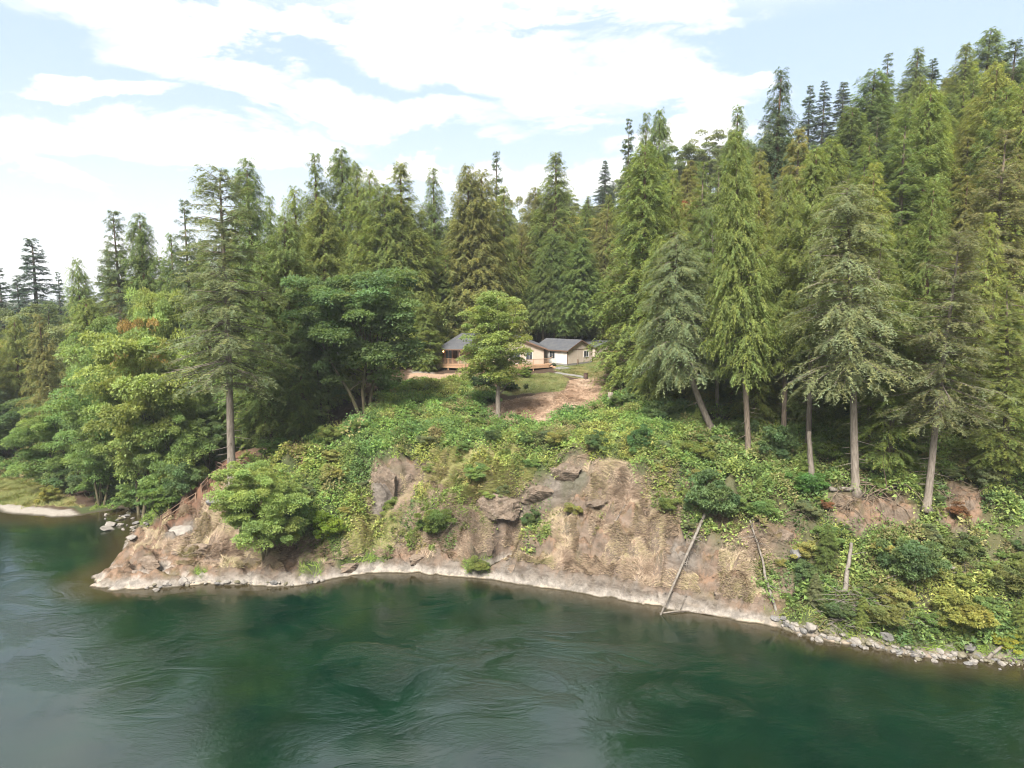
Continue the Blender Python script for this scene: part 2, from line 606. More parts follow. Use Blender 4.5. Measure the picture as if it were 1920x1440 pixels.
def terrain_mat():
    m, g = new_mat('terrain')
    geo = g.n('ShaderNodeNewGeometry')
    P = geo.outputs['Position']
    n1 = g.noise(P, 0.35, 6, .6)
    n2 = g.noise(P, 1.7, 8, .65)
    n3 = g.noise(P, 7.0, 6, .7)
    n4 = g.noise(P, 0.9, 8, .7, 1.2)
    sx = g.n('ShaderNodeSeparateXYZ'); g.link(P, sx.inputs[0])
    # rock colours with dipping beds
    mp = g.n('ShaderNodeMapping'); g.link(P, mp.inputs[0])
    mp.inputs['Rotation'].default_value = (0.25, 0.45, 0.1)
    mp.inputs['Scale'].default_value = (0.5, 0.5, 1.3)
    bed = g.noise(mp.outputs[0], 1.4, 8, .7, .6)
    rock = g.mix(g.ramp(bed.outputs['Fac'], .35, .65), (0.1477, 0.1272, 0.1067), (0.0697, 0.0575, 0.0472))
    rock = g.mix(g.ramp(n4.outputs['Fac'], .55, .7), rock, (0.1806, 0.1518, 0.1231))
    rock = g.mix(g.math('MULTIPLY', g.ramp(n2.outputs['Fac'], .56, .7), .7), rock, (0.0410, 0.0337, 0.0205))
    brown = g.mix(g.ramp(n2.outputs['Fac'], .38, .62), (0.1710, 0.1094, 0.0727), (0.0821, 0.0554, 0.0349))
    brown = g.mix(g.ramp(n3.outputs['Fac'], .5, .72), brown, (0.1723, 0.1313, 0.0985))
    brown = g.mix(g.math('MULTIPLY', g.ramp(n1.outputs['Fac'], .52, .66), .6), brown, (0.0697, 0.0616, 0.0205))
    # steep faces show rock
    sn = g.n('ShaderNodeSeparateXYZ'); g.link(geo.outputs['Normal'], sn.inputs[0])
    steep = g.ramp(g.math('ADD', sn.outputs[2], g.math('MULTIPLY', g.math('SUBTRACT', n2.outputs['Fac'], .5), .5)), .50, .72, 1.0, 0.0)
    rk = g.math('MAXIMUM', g.attr('rock').outputs['Fac'], g.math('MULTIPLY', steep, .5))
    litter = g.mix(n2.outputs['Fac'], (0.0349, 0.0226, 0.0143), (0.0616, 0.0389, 0.0246))
    c = g.mix(g.attr('slope').outputs['Fac'], litter, brown)
    c = g.mix(g.math('MULTIPLY', rk, g.attr('slope').outputs['Fac']), c, rock)
    green = g.mix(n2.outputs['Fac'], (0.030, 0.050, 0.016), (0.065, 0.070, 0.028))
    c = g.mix(g.attr('green').outputs['Fac'], c, green)
    lawn = g.mix(g.ramp(n2.outputs['Fac'], .3, .7), (0.2625, 0.2188, 0.1050), (0.1663, 0.1663, 0.0656))
    c = g.mix(g.attr('lawn').outputs['Fac'], c, lawn)
    lg = g.mix(g.ramp(n2.outputs['Fac'], .3, .7), (0.1050, 0.1356, 0.0438), (0.1750, 0.1663, 0.0700))
    c = g.mix(g.attr('lawn_green').outputs['Fac'], c, lg)
    dirt = g.mix(g.ramp(n3.outputs['Fac'], .35, .65), (0.3150, 0.2188, 0.1531), (0.2056, 0.1356, 0.0875))
    c = g.mix(g.attr('dirt').outputs['Fac'], c, dirt)
    red = g.mix(g.ramp(n2.outputs['Fac'], .35, .65), (0.1400, 0.0735, 0.0455), (0.0840, 0.0490, 0.0315))
    c = g.mix(g.attr('trail').outputs['Fac'], c, red)
    grav = g.mix(g.ramp(n3.outputs['Fac'], .35, .65), (0.2730, 0.2470, 0.2145), (0.1755, 0.1560, 0.1300))
    c = g.mix(g.attr('gravel').outputs['Fac'], c, grav)
    # bleached and wet bands that the changing river level leaves
    zz = g.math('ADD', sx.outputs[2], g.math('ADD', g.math('MULTIPLY', g.math('SUBTRACT', n4.outputs['Fac'], .5), 1.3), g.math('MULTIPLY', g.math('SUBTRACT', n1.outputs['Fac'], .5), 1.2)))
    band = g.math('MULTIPLY', g.ramp(zz, 0.30, 0.85, 0.8, 0.0), g.attr('band').outputs['Fac'])
    pale = g.mix(g.ramp(n2.outputs['Fac'], .38, .62), (0.2778, 0.2480, 0.2133), (0.1488, 0.1339, 0.1166))
    c = g.mix(band, c, pale)
    b2 = g.math('MULTIPLY', g.ramp(zz, -0.1, 0.2, 0.9, 0.0), g.attr('band').outputs['Fac'])
    c = g.mix(b2, c, (0.3274, 0.2728, 0.2083))
    wet = g.ramp(sx.outputs[2], 0.02, 0.13, 1.0, 0.0)
    c = g.mix(wet, c, (0.05, 0.042, 0.028))
    b = g.n('ShaderNodeBsdfPrincipled')
    g.link(c, b.inputs['Base Color'])
    b.inputs['Roughness'].default_value = 0.92
    b.inputs['Specular IOR Level'].default_value = 0.2
    h = g.math('ADD', g.math('MULTIPLY', n2.outputs['Fac'], .6), g.math('ADD', g.math('MULTIPLY', n3.outputs['Fac'], .25), g.math('MULTIPLY', bed.outputs['Fac'], .3)))
    bp = g.n('ShaderNodeBump')
    bp.inputs['Strength'].default_value = 0.9
    bp.inputs['Distance'].default_value = 0.35
    g.link(h, bp.inputs['Height'])
    g.link(bp.outputs[0], b.inputs['Normal'])
    o = g.n('ShaderNodeOutputMaterial')
    g.link(b.outputs[0], o.inputs[0])
    return m


# zones on the ground, outlined where they are seen and stored on the terrain itself
Z_LAWN = [[(1040, 688), (1060, 680), (1125, 672), (1135, 700), (1108, 712), (1075, 708), (1050, 702)]]
Z_LAWNG = [[(975, 703), (1045, 697), (1066, 714), (1058, 732), (1010, 736), (955, 742), (930, 735), (940, 712)]]
Z_DIRT = [[(935, 752), (1000, 742), (1055, 733), (1075, 712), (1110, 707), (1150, 716), (1168, 738), (1110, 765), (1050, 785), (960, 796), (920, 788), (912, 765)],
          [(765, 700), (890, 699), (890, 709), (765, 711)]]
Z_TRAIL = [[(375, 905), (415, 850), (455, 838), (480, 850), (455, 905), (410, 935), (350, 975), (300, 1000), (285, 992)], [(515, 805), (580, 800), (575, 830), (525, 838)]]
Z_GRAVEL = [[(-60, 940), (60, 950), (130, 958), (165, 975), (120, 995), (-60, 990)], [(170, 985), (215, 978), (215, 1000), (170, 1000)], [(770, 694), (812, 693), (812, 699), (770, 700)]]
Z_LEFTGRASS = [[(-60, 885), (60, 895), (115, 915), (150, 950), (60, 950), (-60, 945)]]
Z_ROCK = [[(695, 880), (745, 885), (745, 935), (715, 985), (690, 985)], [(1030, 880), (1080, 870), (1110, 900), (1060, 950), (960, 975), (925, 1030), (915, 970), (970, 930)],
          [(190, 1090), (300, 1085), (420, 1070), (560, 1075), (560, 1105), (180, 1115)], [(620, 1055), (860, 1050), (870, 1085), (620, 1095)],
          [(900, 1085), (960, 1045), (1050, 1065), (1150, 1080), (1280, 1110), (1440, 1150), (1440, 1175), (900, 1110)], [(300, 985), (370, 965), (370, 1000), (305, 1015)], [(1250, 1010), (1310, 1000), (1320, 1070), (1250, 1060)]]
BRAMBLE = [[(560, 850), (600, 815), (690, 800), (700, 760), (765, 712), (885, 710), (935, 735), (915, 790), (960, 797), (1040, 786), (1100, 772), (1165, 742), (1260, 760), (1340, 800),
            (1320, 860), (1290, 880), (1200, 895), (1160, 860), (1070, 850), (1040, 885), (985, 905), (930, 870), (850, 880), (800, 870), (750, 855), (700, 870), (670, 960), (640, 1020), (560, 1005), (520, 1000), (480, 930), (460, 870)]]
YGRASS = [[(640, 890), (690, 880), (690, 960), (680, 1030), (620, 1040)], [(960, 960), (1060, 950), (1090, 975), (1060, 1000), (980, 1010)], [(760, 985), (860, 1000), (850, 1030), (740, 1025)], [(1220, 930), (1290, 960), (1290, 1000), (1250, 990)], [(1060, 880), (1110, 880), (1080, 930), (1040, 930)], [(790, 860), (930, 850), (1000, 880), (960, 930), (920, 950), (900, 990), (850, 1000), (720, 1020), (690, 1000), (720, 960), (760, 930), (800, 890)]]
RIGHTCOVER = [[(1270, 770), (1960, 760), (1960, 1235), (1720, 1210), (1520, 1165), (1430, 1110), (1390, 1040), (1280, 990), (1215, 945), (1215, 900), (1290, 870)]]
BAREHOLES = [[(1560, 920), (1700, 930), (1720, 990), (1600, 1010), (1550, 960)], [(1770, 900), (1840, 920), (1835, 985), (1775, 1000)], [(1380, 990), (1500, 985), (1500, 1030), (1400, 1050)], [(1440, 1090), (1480, 1085), (1500, 1120), (1450, 1125)]]
FRESH = [[(1425, 1140), (1600, 1150), (1750, 1180), (1960, 1195), (1960, 1240), (1720, 1220), (1560, 1192), (1470, 1172)],
         [(205, 965), (300, 930), (330, 950), (280, 985), (240, 985), (210, 975)], [(120, 950), (200, 945), (200, 972), (155, 972)],
         [(555, 1010), (620, 1000), (605, 1085), (560, 1085)], [(870, 1050), (915, 1040), (915, 1080), (870, 1080)], [(640, 1010), (740, 990), (720, 1055), (640, 1060)], [(360, 1065), (395, 1068), (380, 1085)]]
LEFTGREEN = [[(-80, 800), (60, 830), (90, 880), (90, 905), (-80, 890)]]


def axis(lo, f0, f1, hi, step, grow=1.12):
    c = list(np.arange(f0, f1 + 1e-6, step))
    s, x = step, f1
    while x < hi:
        s *= grow; x += s; c.append(x)
    s, x = step, f0
    pre = []
    while x > lo:
        s *= grow; x -= s; pre.append(x)
    return np.array(pre[::-1] + c)


xs = axis(-900, -60, 60, 900, 0.24)
ys = axis(-300, 42, 108, 1200, 0.24)
GX, GY = np.meshgrid(xs, ys)
GZ = height(GX, GY)
nx, ny = len(xs), len(ys)


def zat(X, Y):
    """terrain height by bilinear lookup in the built sheet"""
    X = np.asarray(X, float); Y = np.asarray(Y, float)
    i = np.clip(np.searchsorted(xs, X) - 1, 0, nx - 2)
    j = np.clip(np.searchsorted(ys, Y) - 1, 0, ny - 2)
    u = np.clip((X - xs[i]) / (xs[i + 1] - xs[i]), 0, 1)
    v = np.clip((Y - ys[j]) / (ys[j + 1] - ys[j]), 0, 1)
    return (GZ[j, i] * (1 - u) + GZ[j, i + 1] * u) * (1 - v) + (GZ[j + 1, i] * (1 - u) + GZ[j + 1, i + 1] * u) * v


def jitter(X, Y, px, py, a=16):
    jx = (fbm(X * .5 + 40, Y * .5, 3) - .5) * 2 * a + (fbm(X * 2.1, Y * 2.1 + 9, 2) - .5) * a
    jy = (fbm(X * .5, Y * .5 + 70, 3) - .5) * 2 * a * .6 + (fbm(X * 2.3 + 30, Y * 2.3, 2) - .5) * a * .6
    return px + jx, py + jy


def box3(A):
    B = A.astype(float).copy()
    B[1:-1, 1:-1] = (A[1:-1, 1:-1] * 2. + A[:-2, 1:-1] + A[2:, 1:-1] + A[1:-1, :-2] + A[1:-1, 2:]) / 6
    return B


PX, PY = proj(GX, GY, GZ)
JX, JY = jitter(GX, GY, PX, PY)
KX, KY = jitter(GX, GY, PX, PY, 5)
near = (GY > 30) & (GY < 130)


def zone(polys, fine=False):
    m = (in_any(KX, KY, polys) if fine else in_any(JX, JY, polys)) & near
    return box3(m)


slope = (1 - smooth(GY, 78, 84)) * smooth(GX, -45, -35)
zl = {'slope': np.maximum(slope, 0), 'rock': zone(Z_ROCK),
      'green': np.clip(np.maximum.reduce([zone(BRAMBLE), .35 * zone(YGRASS), .75 * smooth(GY, 112, 120), .7 * zone(RIGHTCOVER) * (1 - zone(BAREHOLES)), zone(FRESH), zone(LEFTGREEN)]), 0, 1),
      'lawn': np.maximum(zone(Z_LAWN, True), zone(Z_LEFTGRASS)), 'lawn_green': zone(Z_LAWNG, True), 'dirt': zone(Z_DIRT, True),
      'trail': zone(Z_TRAIL, True), 'gravel': zone(Z_GRAVEL, True),
      'band': smooth(GX, -48, -44) * (1 - smooth(GX, 18.5, 21) * .55) * (1 - smooth(GY, 66, 72))}
V = np.stack([GX.ravel(), GY.ravel(), GZ.ravel()], 1)
idx = np.arange(nx * ny).reshape(ny, nx)
F = np.stack([idx[:-1, :-1], idx[:-1, 1:], idx[1:, 1:], idx[1:, :-1]], -1).reshape(-1, 4)
me = mesh_np('terrain', V, F, terrain_mat(), smooth_=True, extra={k: v.ravel() for k, v in zl.items()})
tag(link('terrain', me), 'steep river bank of brown soil, pale rock and wooded hillside', kind='structure')


# ------------------------------------------------------------------ river
def water_mat():
    m, g = new_mat('river_water')
    geo = g.n('ShaderNodeNewGeometry')
    P = geo.outputs['Position']
    depth = g.attr('depth').outputs['Fac']
    n0 = g.noise(P, 0.25, 3, .5)
    deep = g.mix(g.ramp(n0.outputs['Fac'], .3, .7), (0.0010, 0.0100, 0.0056), (0.0016, 0.0148, 0.0076))
    shallow = g.mix(g.noise(P, 1.3, 5, .6).outputs['Fac'], (0.020, 0.016, 0.007), (0.040, 0.030, 0.014))
    c = g.mix(g.ramp(depth, 0.1, 2.3), shallow, deep)
    mp = g.n('ShaderNodeMapping'); g.link(P, mp.inputs[0])
    mp.inputs['Rotation'].default_value = (0, 0, R(-12))
    mp.inputs['Scale'].default_value = (0.75, 1.15, 1)
    w1 = g.noise(mp.outputs[0], 2.6, 5, .66, .9)
    w2 = g.noise(mp.outputs[0], 9.0, 3, .65, .5)
    w3 = g.noise(mp.outputs[0], 0.22, 4, .6, 1.0)
    act = g.ramp(w3.outputs['Fac'], .42, .60, 0.35, 1.35)
    turb = g.attr('turb').outputs['Fac']
    act = g.math('MULTIPLY', act, g.math('ADD', 0.6, g.math('MULTIPLY', turb, 1.9)))
    h = g.math('MULTIPLY', g.math('ADD', g.math('MULTIPLY', w1.outputs['Fac'], .017), g.math('MULTIPLY', w2.outputs['Fac'], .0085)), act)
    bp = g.n('ShaderNodeBump')
    bp.inputs['Strength'].default_value = 1.0
    bp.inputs['Distance'].default_value = 1.0
    g.link(h, bp.inputs['Height'])
    # thin foamy lines drawn out by the current; ripple highlights painted into the colour
    w4 = g.noise(mp.outputs[0], 1.2, 8, .72, 2.2)
    line = g.ramp(g.math('ABSOLUTE', g.math('SUBTRACT', w4.outputs['Fac'], .5)), 0.0, 0.02, 1.0, 0.0)
    spk = g.ramp(g.noise(mp.outputs[0], 14, 3, .7).outputs['Fac'], .60, .68)
    foam_glint = g.math('MULTIPLY', g.math('MULTIPLY', line, spk), g.math('MULTIPLY', g.ramp(turb, .25, 1.0), .5))
    c = g.mix(foam_glint, c, (0.26, 0.30, 0.285))
    b = g.n('ShaderNodeBsdfPrincipled')
    g.link(c, b.inputs['Base Color'])
    b.inputs['Roughness'].default_value = 0.05
    b.inputs['IOR'].default_value = 1.5
    b.inputs['Specular IOR Level'].default_value = 1.0
    g.link(bp.outputs[0], b.inputs['Normal'])
    o = g.n('ShaderNodeOutputMaterial')
    g.link(b.outputs[0], o.inputs[0])
    return m


wxs = axis(-900, -60, 60, 900, 0.8, 1.2)
wys = axis(-300, 15, 100, 1200, 0.8, 1.2)
WX, WY = np.meshgrid(wxs, wys)
WZ = zat(WX, WY)
wpx, wpy = proj(WX, WY, WX * 0)
turb = np.exp(-(((wpx - 1000) / 260) ** 2 + ((wpy - 1270) / 90) ** 2)) + .55 * np.exp(-(((wpx - 1650) / 400) ** 2 + ((wpy - 1330) / 70) ** 2)) \
    + .45 * np.exp(-(((wpx - 620) / 350) ** 2 + ((wpy - 1200) / 60) ** 2)) + .5 * np.exp(-(((wpx - 60) / 200) ** 2 + ((wpy - 1220) / 120) ** 2))
turb = np.where(WY > 10, turb, .5)
V = np.stack([WX.ravel(), WY.ravel(), WX.ravel() * 0], 1)
idx = np.arange(WX.size).reshape(WX.shape)
F = np.stack([idx[:-1, :-1], idx[:-1, 1:], idx[1:, 1:], idx[1:, :-1]], -1).reshape(-1, 4)
me = mesh_np('river_water', V, F, water_mat(), smooth_=True, extra={'depth': np.clip(-WZ, 0, 6).ravel(), 'turb': turb.ravel()})
tag(link('river_water', me), 'deep green river with swirling current', kind='structure')


# ------------------------------------------------------------------ plant geometry
def unit(a):
    return a / np.maximum(np.linalg.norm(a, axis=-1, keepdims=True), 1e-6)


def blades(P, D, N, L, W, tint):
    """leaf-sized triangles: root P, direction D, face normal N, length L, width W"""
    D = unit(D)
    S = unit(np.cross(D, N))
    n = len(P)
    V = np.empty((n, 3, 3), np.float32)
    V[:, 0] = P - S * (W * .5)[:, None]
    V[:, 1] = P + S * (W * .5)[:, None]
    V[:, 2] = P + D * L[:, None]
    F = np.arange(n * 3, dtype=np.int32).reshape(n, 3)
    return V.reshape(-1, 3), F, tint


def conifer(seed, H=30., rad=4.2, base=.05, nb=220, ns=12, nl=12, style='cedar', bl=.28, bw=.10, gap=0.0, trunk_r=.36, bark=None, bend=0.0, shape=.58, dead=0.0, limbs=10):
    r = np.random.default_rng(seed)
    bark = bark or M_BARK
    # branches
    u = np.sort(r.random(nb)) ** 1.0
    if style == 'fir':                                     # branches gather in loose tiers
        tiers = int(nb / 8)
        u = np.clip((np.floor(u * tiers) + r.random(nb) * .75) / tiers, 0, 1)
    h = (base + (1 - base) * u) * H
    az = np.arange(nb) * 2.39996 + r.normal(0, .35, nb)
    lump = fbm(np.cos(az) * 1.3 + seed * 3.7 + 10, u * 7 + np.sin(az) * 1.3 + 10, 3)
    prof = (1 - u) ** shape * np.minimum(1, .62 + u * 3.2) + .05
    L = rad * prof * (.62 + .30 * r.random(nb) + .55 * (lump - .35))
    if gap > 0:
        L *= np.where(r.random(nb) < gap, .3 + .3 * r.random(nb), 1)
    L = np.maximum(L, .45)
    out = np.stack([np.cos(az), np.sin(az), np.zeros(nb)], 1)
    tan = np.stack([-np.sin(az), np.cos(az), np.zeros(nb)], 1)
    bx = bend * np.sin(h / H * math.pi) * 1.0
    root = np.stack([bx, np.zeros(nb), h], 1)
    if style == 'cedar':
        k1 = .05 - .40 * (1 - u) + 1.6 * np.clip(u - .62, 0, 1) + r.normal(0, .16, nb)
        k2 = .12 + .2 * u
    elif style == 'fir':
        k1 = .05 + 1.3 * np.clip(u - .55, 0, 1) - .22 * (1 - u) + r.normal(0, .13, nb)
        k2 = -.12 * np.ones(nb) + .1 * u
    else:                                                  # hemlock-like, drooping tips
        k1 = .12 + .3 * u + r.normal(0, .08, nb)
        k2 = -.38 * np.ones(nb)

    def bpos(i, s):
        return root[i] + out[i] * (L[i] * s)[:, None] + np.stack([s * 0, s * 0, L[i] * (k1[i] * s + k2[i] * s * s)], 1)

    # sprays
    i = np.repeat(np.arange(nb), ns)
    s = np.tile((np.arange(ns) + .5) / ns, nb) + r.normal(0, .03, nb * ns)
    lo = .10 if style == 'cedar' else .16
    s = np.clip(lo + (1 - lo) * s, 0, 1)
    keep = r.random(len(i)) < np.clip(L[i] / (rad * .45), .35, 1)
    if dead: keep &= r.random(len(i)) > dead
    i, s = i[keep], s[keep]
    side = np.where(r.random(len(i)) < .5, -1., 1.)
    ang = R(58) * (1 - s * .75) + r.normal(0, .22, len(i))
    sdir = out[i] * np.cos(ang)[:, None] + tan[i] * (np.sin(ang) * side)[:, None]
    ls = L[i] * (.44 * (1 - .62 * s)) * (.7 + .6 * r.random(len(i))) + .22
    droop = {'cedar': .7, 'fir': .30, 'hemlock': .55}[style] + r.random(len(i)) * {'cedar': .7, 'fir': .45, 'hemlock': .6}[style]
    sroot = bpos(i, s)
    stint = .72 + .56 * r.random(len(i))
    yel = r.random(len(i))
    # blades
    j = np.repeat(np.arange(len(i)), nl)
    t = np.clip(np.tile((np.arange(nl) + .3) / nl, len(i)) + r.normal(0, .04, len(j)), 0, 1.05)
    P = sroot[j] + sdir[j] * (ls[j] * t)[:, None]
    P[:, 2] -= droop[j] * ls[j] * t * t
    P += r.normal(0, .05, P.shape)
    ba = np.where(np.arange(len(j)) % 2 == 0, 1., -1.) * (.65 + r.normal(0, .3, len(j)))
    perp = np.stack([-sdir[j, 1], sdir[j, 0], np.zeros(len(j))], 1)
    D = sdir[j] * np.cos(ba)[:, None] + perp * np.sin(ba)[:, None]
    D[:, 2] -= {'cedar': .38, 'fir': .08, 'hemlock': .25}[style] + 1.0 * droop[j] * t * .4
    D += r.normal(0, .38, D.shape)
    N = out[i[j]] * .45 + np.array([0, 0, 1.0]) + r.normal(0, .35, D.shape)
    sc = np.clip(.55 + .6 * L[i[j]] / rad, .45, 1.15)
    Lb = bl * (.65 + .7 * r.random(len(j))) * sc
    Wb = bw * (.7 + .6 * r.random(len(j))) * sc
    tt = stint[j] * (.82 + .36 * r.random(len(j)))
    tint = np.stack([tt * (1 + .22 * (yel[j] - .5)), tt, tt * (1 - .3 * (yel[j] - .5))], 1)
    V, F, C = blades(P, D, N, Lb, Wb, tint)
    crown = mesh_np('crown', V, F, M_LEAF, C)
    # wood
    mb = MB()
    zz = [0, .02, .06, .15, .3, .45, .6, .75, .88, .97]
    pts = [(bend * math.sin(q * math.pi) + .05 * math.sin(q * 9 + seed), .06 * math.cos(q * 7 + seed), q * H) for q in zz]
    mb.tube(pts, [trunk_r * (1.95 if q == 0 else 1.22 if q == .02 else 1.0) * (1 - q) ** .8 + .03 for q in zz], 9)
    sel = np.arange(nb)[:: (1 if style != 'cedar' else 2)]
    for b in sel:
        q = bpos(np.array([b, b, b]), np.array([0., .5, .92]))
        rr = .02 + .012 * L[b]
        mb.tube([tuple(x) for x in q], [rr, rr * .6, rr * .25], 3, False)
    for k in range(limbs):                                  # bare grey limbs reaching out through the foliage
        b = int(r.integers(0, int(nb * .8)))
        q = bpos(np.array([b, b, b]), np.array([.15, .6, 1.0])) + np.array([[0, 0, .1], [0, 0, .15], r.normal(0, .25, 3)])
        if L[b] < 1.2: q = root[b] + (q - root[b]) * 2.2
        mb.tube([tuple(x) for x in q], [.05, .035, .012], 3, False)
        e = q[1] + (q[2] - q[1]) * .3
        mb.tube([tuple(e), tuple(e + r.normal(0, .4, 3) + out[b] * .5)], [.02, .008], 3, False)
    if base > .12:                                          # dead stubs on the bare lower trunk
        for k in range(int(26 * base / .3)):
            hh = (.25 + .75 * r.random()) * base * H; a = r.random() * 6.283; l = .4 + 1.3 * r.random()
            bxx = bend * math.sin(hh / H * math.pi)
            mb.tube([(bxx, 0, hh), (bxx + math.cos(a) * l, math.sin(a) * l, hh - .15 * l)], [.035, .012], 3, False)
    wood = mb.mesh('trunk', bark, True)
    return wood, crown


def crown_leaves(r, blobs, leaves, leaf=.34, flat=.45, hole=.0):
    """blobs: (x,y,z,radius) clumps; leaves sit in their upper shells"""
    B = np.array(blobs)
    n = len(B)
    i = np.repeat(np.arange(n), leaves)
    d = unit(r.normal(0, 1, (len(i), 3)))
    d[:, 2] = np.where(r.random(len(i)) < .72, np.abs(d[:, 2]), d[:, 2])
    rr = B[i, 3] * (.55 + .5 * r.random(len(i)) ** .5)
    wob = fbm(d[:, 0] * 2.2 + i * 1.7 + 50, d[:, 1] * 2.2 + d[:, 2] * 2 + 50, 3)
    rr = rr * (.6 + .8 * wob)
    P = B[i, :3] + d * rr[:, None] * np.array([1, 1, flat])
    out = unit(d * np.array([1, 1, .35]) + r.normal(0, .35, d.shape))
    D = out.copy(); D[:, 2] -= .25
    N = unit(d * .5 + np.array([0, 0, 1.]) + r.normal(0, .45, d.shape))
    Lb = leaf * (.6 + .8 * r.random(len(i)))
    ct = .78 + .44 * r.random(n)
    cy_ = r.random(n)
    tt = ct[i] * (.8 + .4 * r.random(len(i)))
    ye = cy_[i] * .6 + r.random(len(i)) * .4
    tint = np.stack([tt * (1 + .35 * (ye - .5)), tt, tt * (1 - .3 * (ye - .5))], 1)
    return blades(P, D, N, Lb, Lb * .9, tint)


def broadleaf(seed, H=14., rad=6.5, nblob=130, leaves=560, leaf=.21, trunk=True, low=.12, bark=None, br=1.15, top=1.0, stems=3, sparse=0.):
    r = np.random.default_rng(seed)
    blobs = []
    lobes = [(r.normal(0, .33) * rad, r.normal(0, .33) * rad, H * (.45 + .38 * r.random()), rad * (.42 + .25 * r.random())) for _ in range(9)]
    lobes.append((0, 0, H * .66, rad * .8))
    while len(blobs) < nblob:
        lx, ly, lz, lr = lobes[r.integers(len(lobes))]
        d = unit(r.normal(0, 1, 3))
        p = np.array([lx, ly, lz]) + d * lr * (.72 + .35 * r.random()) * np.array([1, 1, H / rad * .52])
        if p[2] < H * low or p[2] > H * .98: continue
        if math.hypot(p[0], p[1]) > rad * 1.05: continue
        if sparse and r.random() < sparse * (p[2] / H): continue
        blobs.append((p[0], p[1], p[2], br * (.6 + .75 * r.random())))
    V, F, C = crown_leaves(r, blobs, leaves, leaf)
    crown = mesh_np('crown', V, F, M_LEAF, C)
    mb = MB()
    for s in range(stems):
        a = s * 6.283 / max(stems, 1) + r.random()
        k = rad * .16 * (s > 0 or stems > 1)
        top_ = np.array([math.cos(a) * rad * .42, math.sin(a) * rad * .42, H * (.6 + .15 * r.random())])
        b0 = np.array([math.cos(a) * .25, math.sin(a) * .25, -.3])
        m1 = np.array([math.cos(a) * k + r.normal(0, .3), math.sin(a) * k + r.normal(0, .3), H * .2])
        m2 = np.array([math.cos(a) * k * 1.7 + r.normal(0, .4), math.sin(a) * k * 1.7 + r.normal(0, .4), H * .42])
        tr = .028 * H / math.sqrt(stems) * .9
        mb.tube([b0, m1, m2, top_], [tr, tr * .8, tr * .55, tr * .2], 7, False)
        for bi in r.choice(len(blobs), min(len(blobs), 16), False):
            q = np.array(blobs[bi][:3])
            st = m2 if q[2] > H * .45 else m1
            mid = (st + q) / 2 + np.array([0, 0, .3 - .1 * r.random()])
            mb.tube([st, mid, q], [tr * .34, tr * .2, tr * .06], 4, False)
    return mb.mesh('trunk', bark or M_BARK_MOSS, True), crown


def dead_tree_mesh(seed, H=20, n=60):
    r = np.random.default_rng(seed)
    mb = MB()
    mb.tube([(0, 0, 0), (0, 0, H * .5), (.1, 0, H)], [.22, .15, .03], 6)
    for k in range(n):
        h = H * (.3 + .68 * r.random()); a = r.random() * 6.283; l = (1 - h / H) * 4 + .5
        mb.tube([(0, 0, h), (math.cos(a) * l * .5, math.sin(a) * l * .5, h + .1), (math.cos(a) * l, math.sin(a) * l, h - .3 * l * r.random())], [.035, .022, .008], 3, False)
    return mb.mesh('trunk', M_DEADWOOD, True)


# kinds of tree, each built once at 30 m (conifers) or 14 m (broadleaf) and shared
KIT = {}
KIT['cedar'] = [conifer(11, rad=4.6, nb=400, ns=11, nl=22, style='cedar', bark=M_BARK_RED),
                conifer(12, rad=4.2, nb=400, ns=11, nl=22, style='cedar', shape=.6, bark=M_BARK_RED),
                conifer(13, rad=5.0, nb=420, ns=11, nl=22, style='cedar', shape=.8, bark=M_BARK_RED),
                conifer(14, rad=4.4, nb=360, ns=11, nl=22, style='cedar', shape=.75, gap=.25, bark=M_BARK_RED)]
KIT['cedar_high'] = [conifer(15, rad=4.6, base=.30, trunk_r=.32, nb=340, ns=12, nl=22, style='cedar', shape=.7, bark=M_BARK)]
KIT['fir'] = [conifer(21, rad=5.0, base=.14, nb=260, ns=14, nl=23, style='fir', bl=.27, bw=.095, shape=.7),
              conifer(22, rad=4.6, base=.08, nb=280, ns=14, nl=23, style='fir', bl=.27, bw=.095, gap=.2, shape=.8),
              conifer(23, rad=5.4, base=.18, nb=240, ns=15, nl=23, style='fir', bl=.27, bw=.095, gap=.28, shape=.62)]
KIT['fir_high'] = [conifer(24, rad=5.2, base=.36, trunk_r=.32, nb=260, ns=15, nl=23, style='hemlock', bl=.25, bw=.085, gap=.38, shape=.42, bark=M_BARK_PALE, limbs=46),
                   conifer(25, rad=5.4, base=.33, trunk_r=.32, nb=230, ns=15, nl=23, style='fir', bl=.25, bw=.085, gap=.38, shape=.48, bark=M_BARK_PALE, limbs=46),
                   conifer(26, rad=5.0, base=.44, trunk_r=.3, nb=210, ns=15, nl=23, style='cedar', bl=.25, bw=.09, gap=.3, shape=.42, bark=M_BARK_PALE, limbs=20)]
KIT['hemlock'] = [conifer(31, rad=5.0, base=.1, nb=270, ns=15, nl=23, style='hemlock', bl=.27, bw=.095, gap=.15, shape=.7)]
KIT['bent'] = [conifer(33, rad=6.6, base=.34, nb=240, ns=16, nl=23, style='hemlock', bl=.28, bw=.10, gap=.1, shape=.62, bend=-1.6, bark=M_BARK_PALE, H=26)]
KIT['spire'] = [conifer(41, rad=3.9, base=.12, nb=190, ns=9, nl=16, style='fir', bl=.5, bw=.16, shape=.8, gap=.15),
                conifer(42, rad=3.6, base=.2, nb=170, ns=9, nl=16, style='fir', bl=.5, bw=.16, shape=.7, gap=.3)]
KIT['maple'] = [broadleaf(51, nblob=150), broadleaf(52, nblob=170, rad=6.8), broadleaf(53, nblob=170, low=.03, br=1.25)]
KIT['deck'] = [broadleaf(57, H=14.6, rad=4.2, nblob=170, leaves=330, leaf=.17, low=.33, br=1.0, stems=1, bark=M_BARK_PALE)]
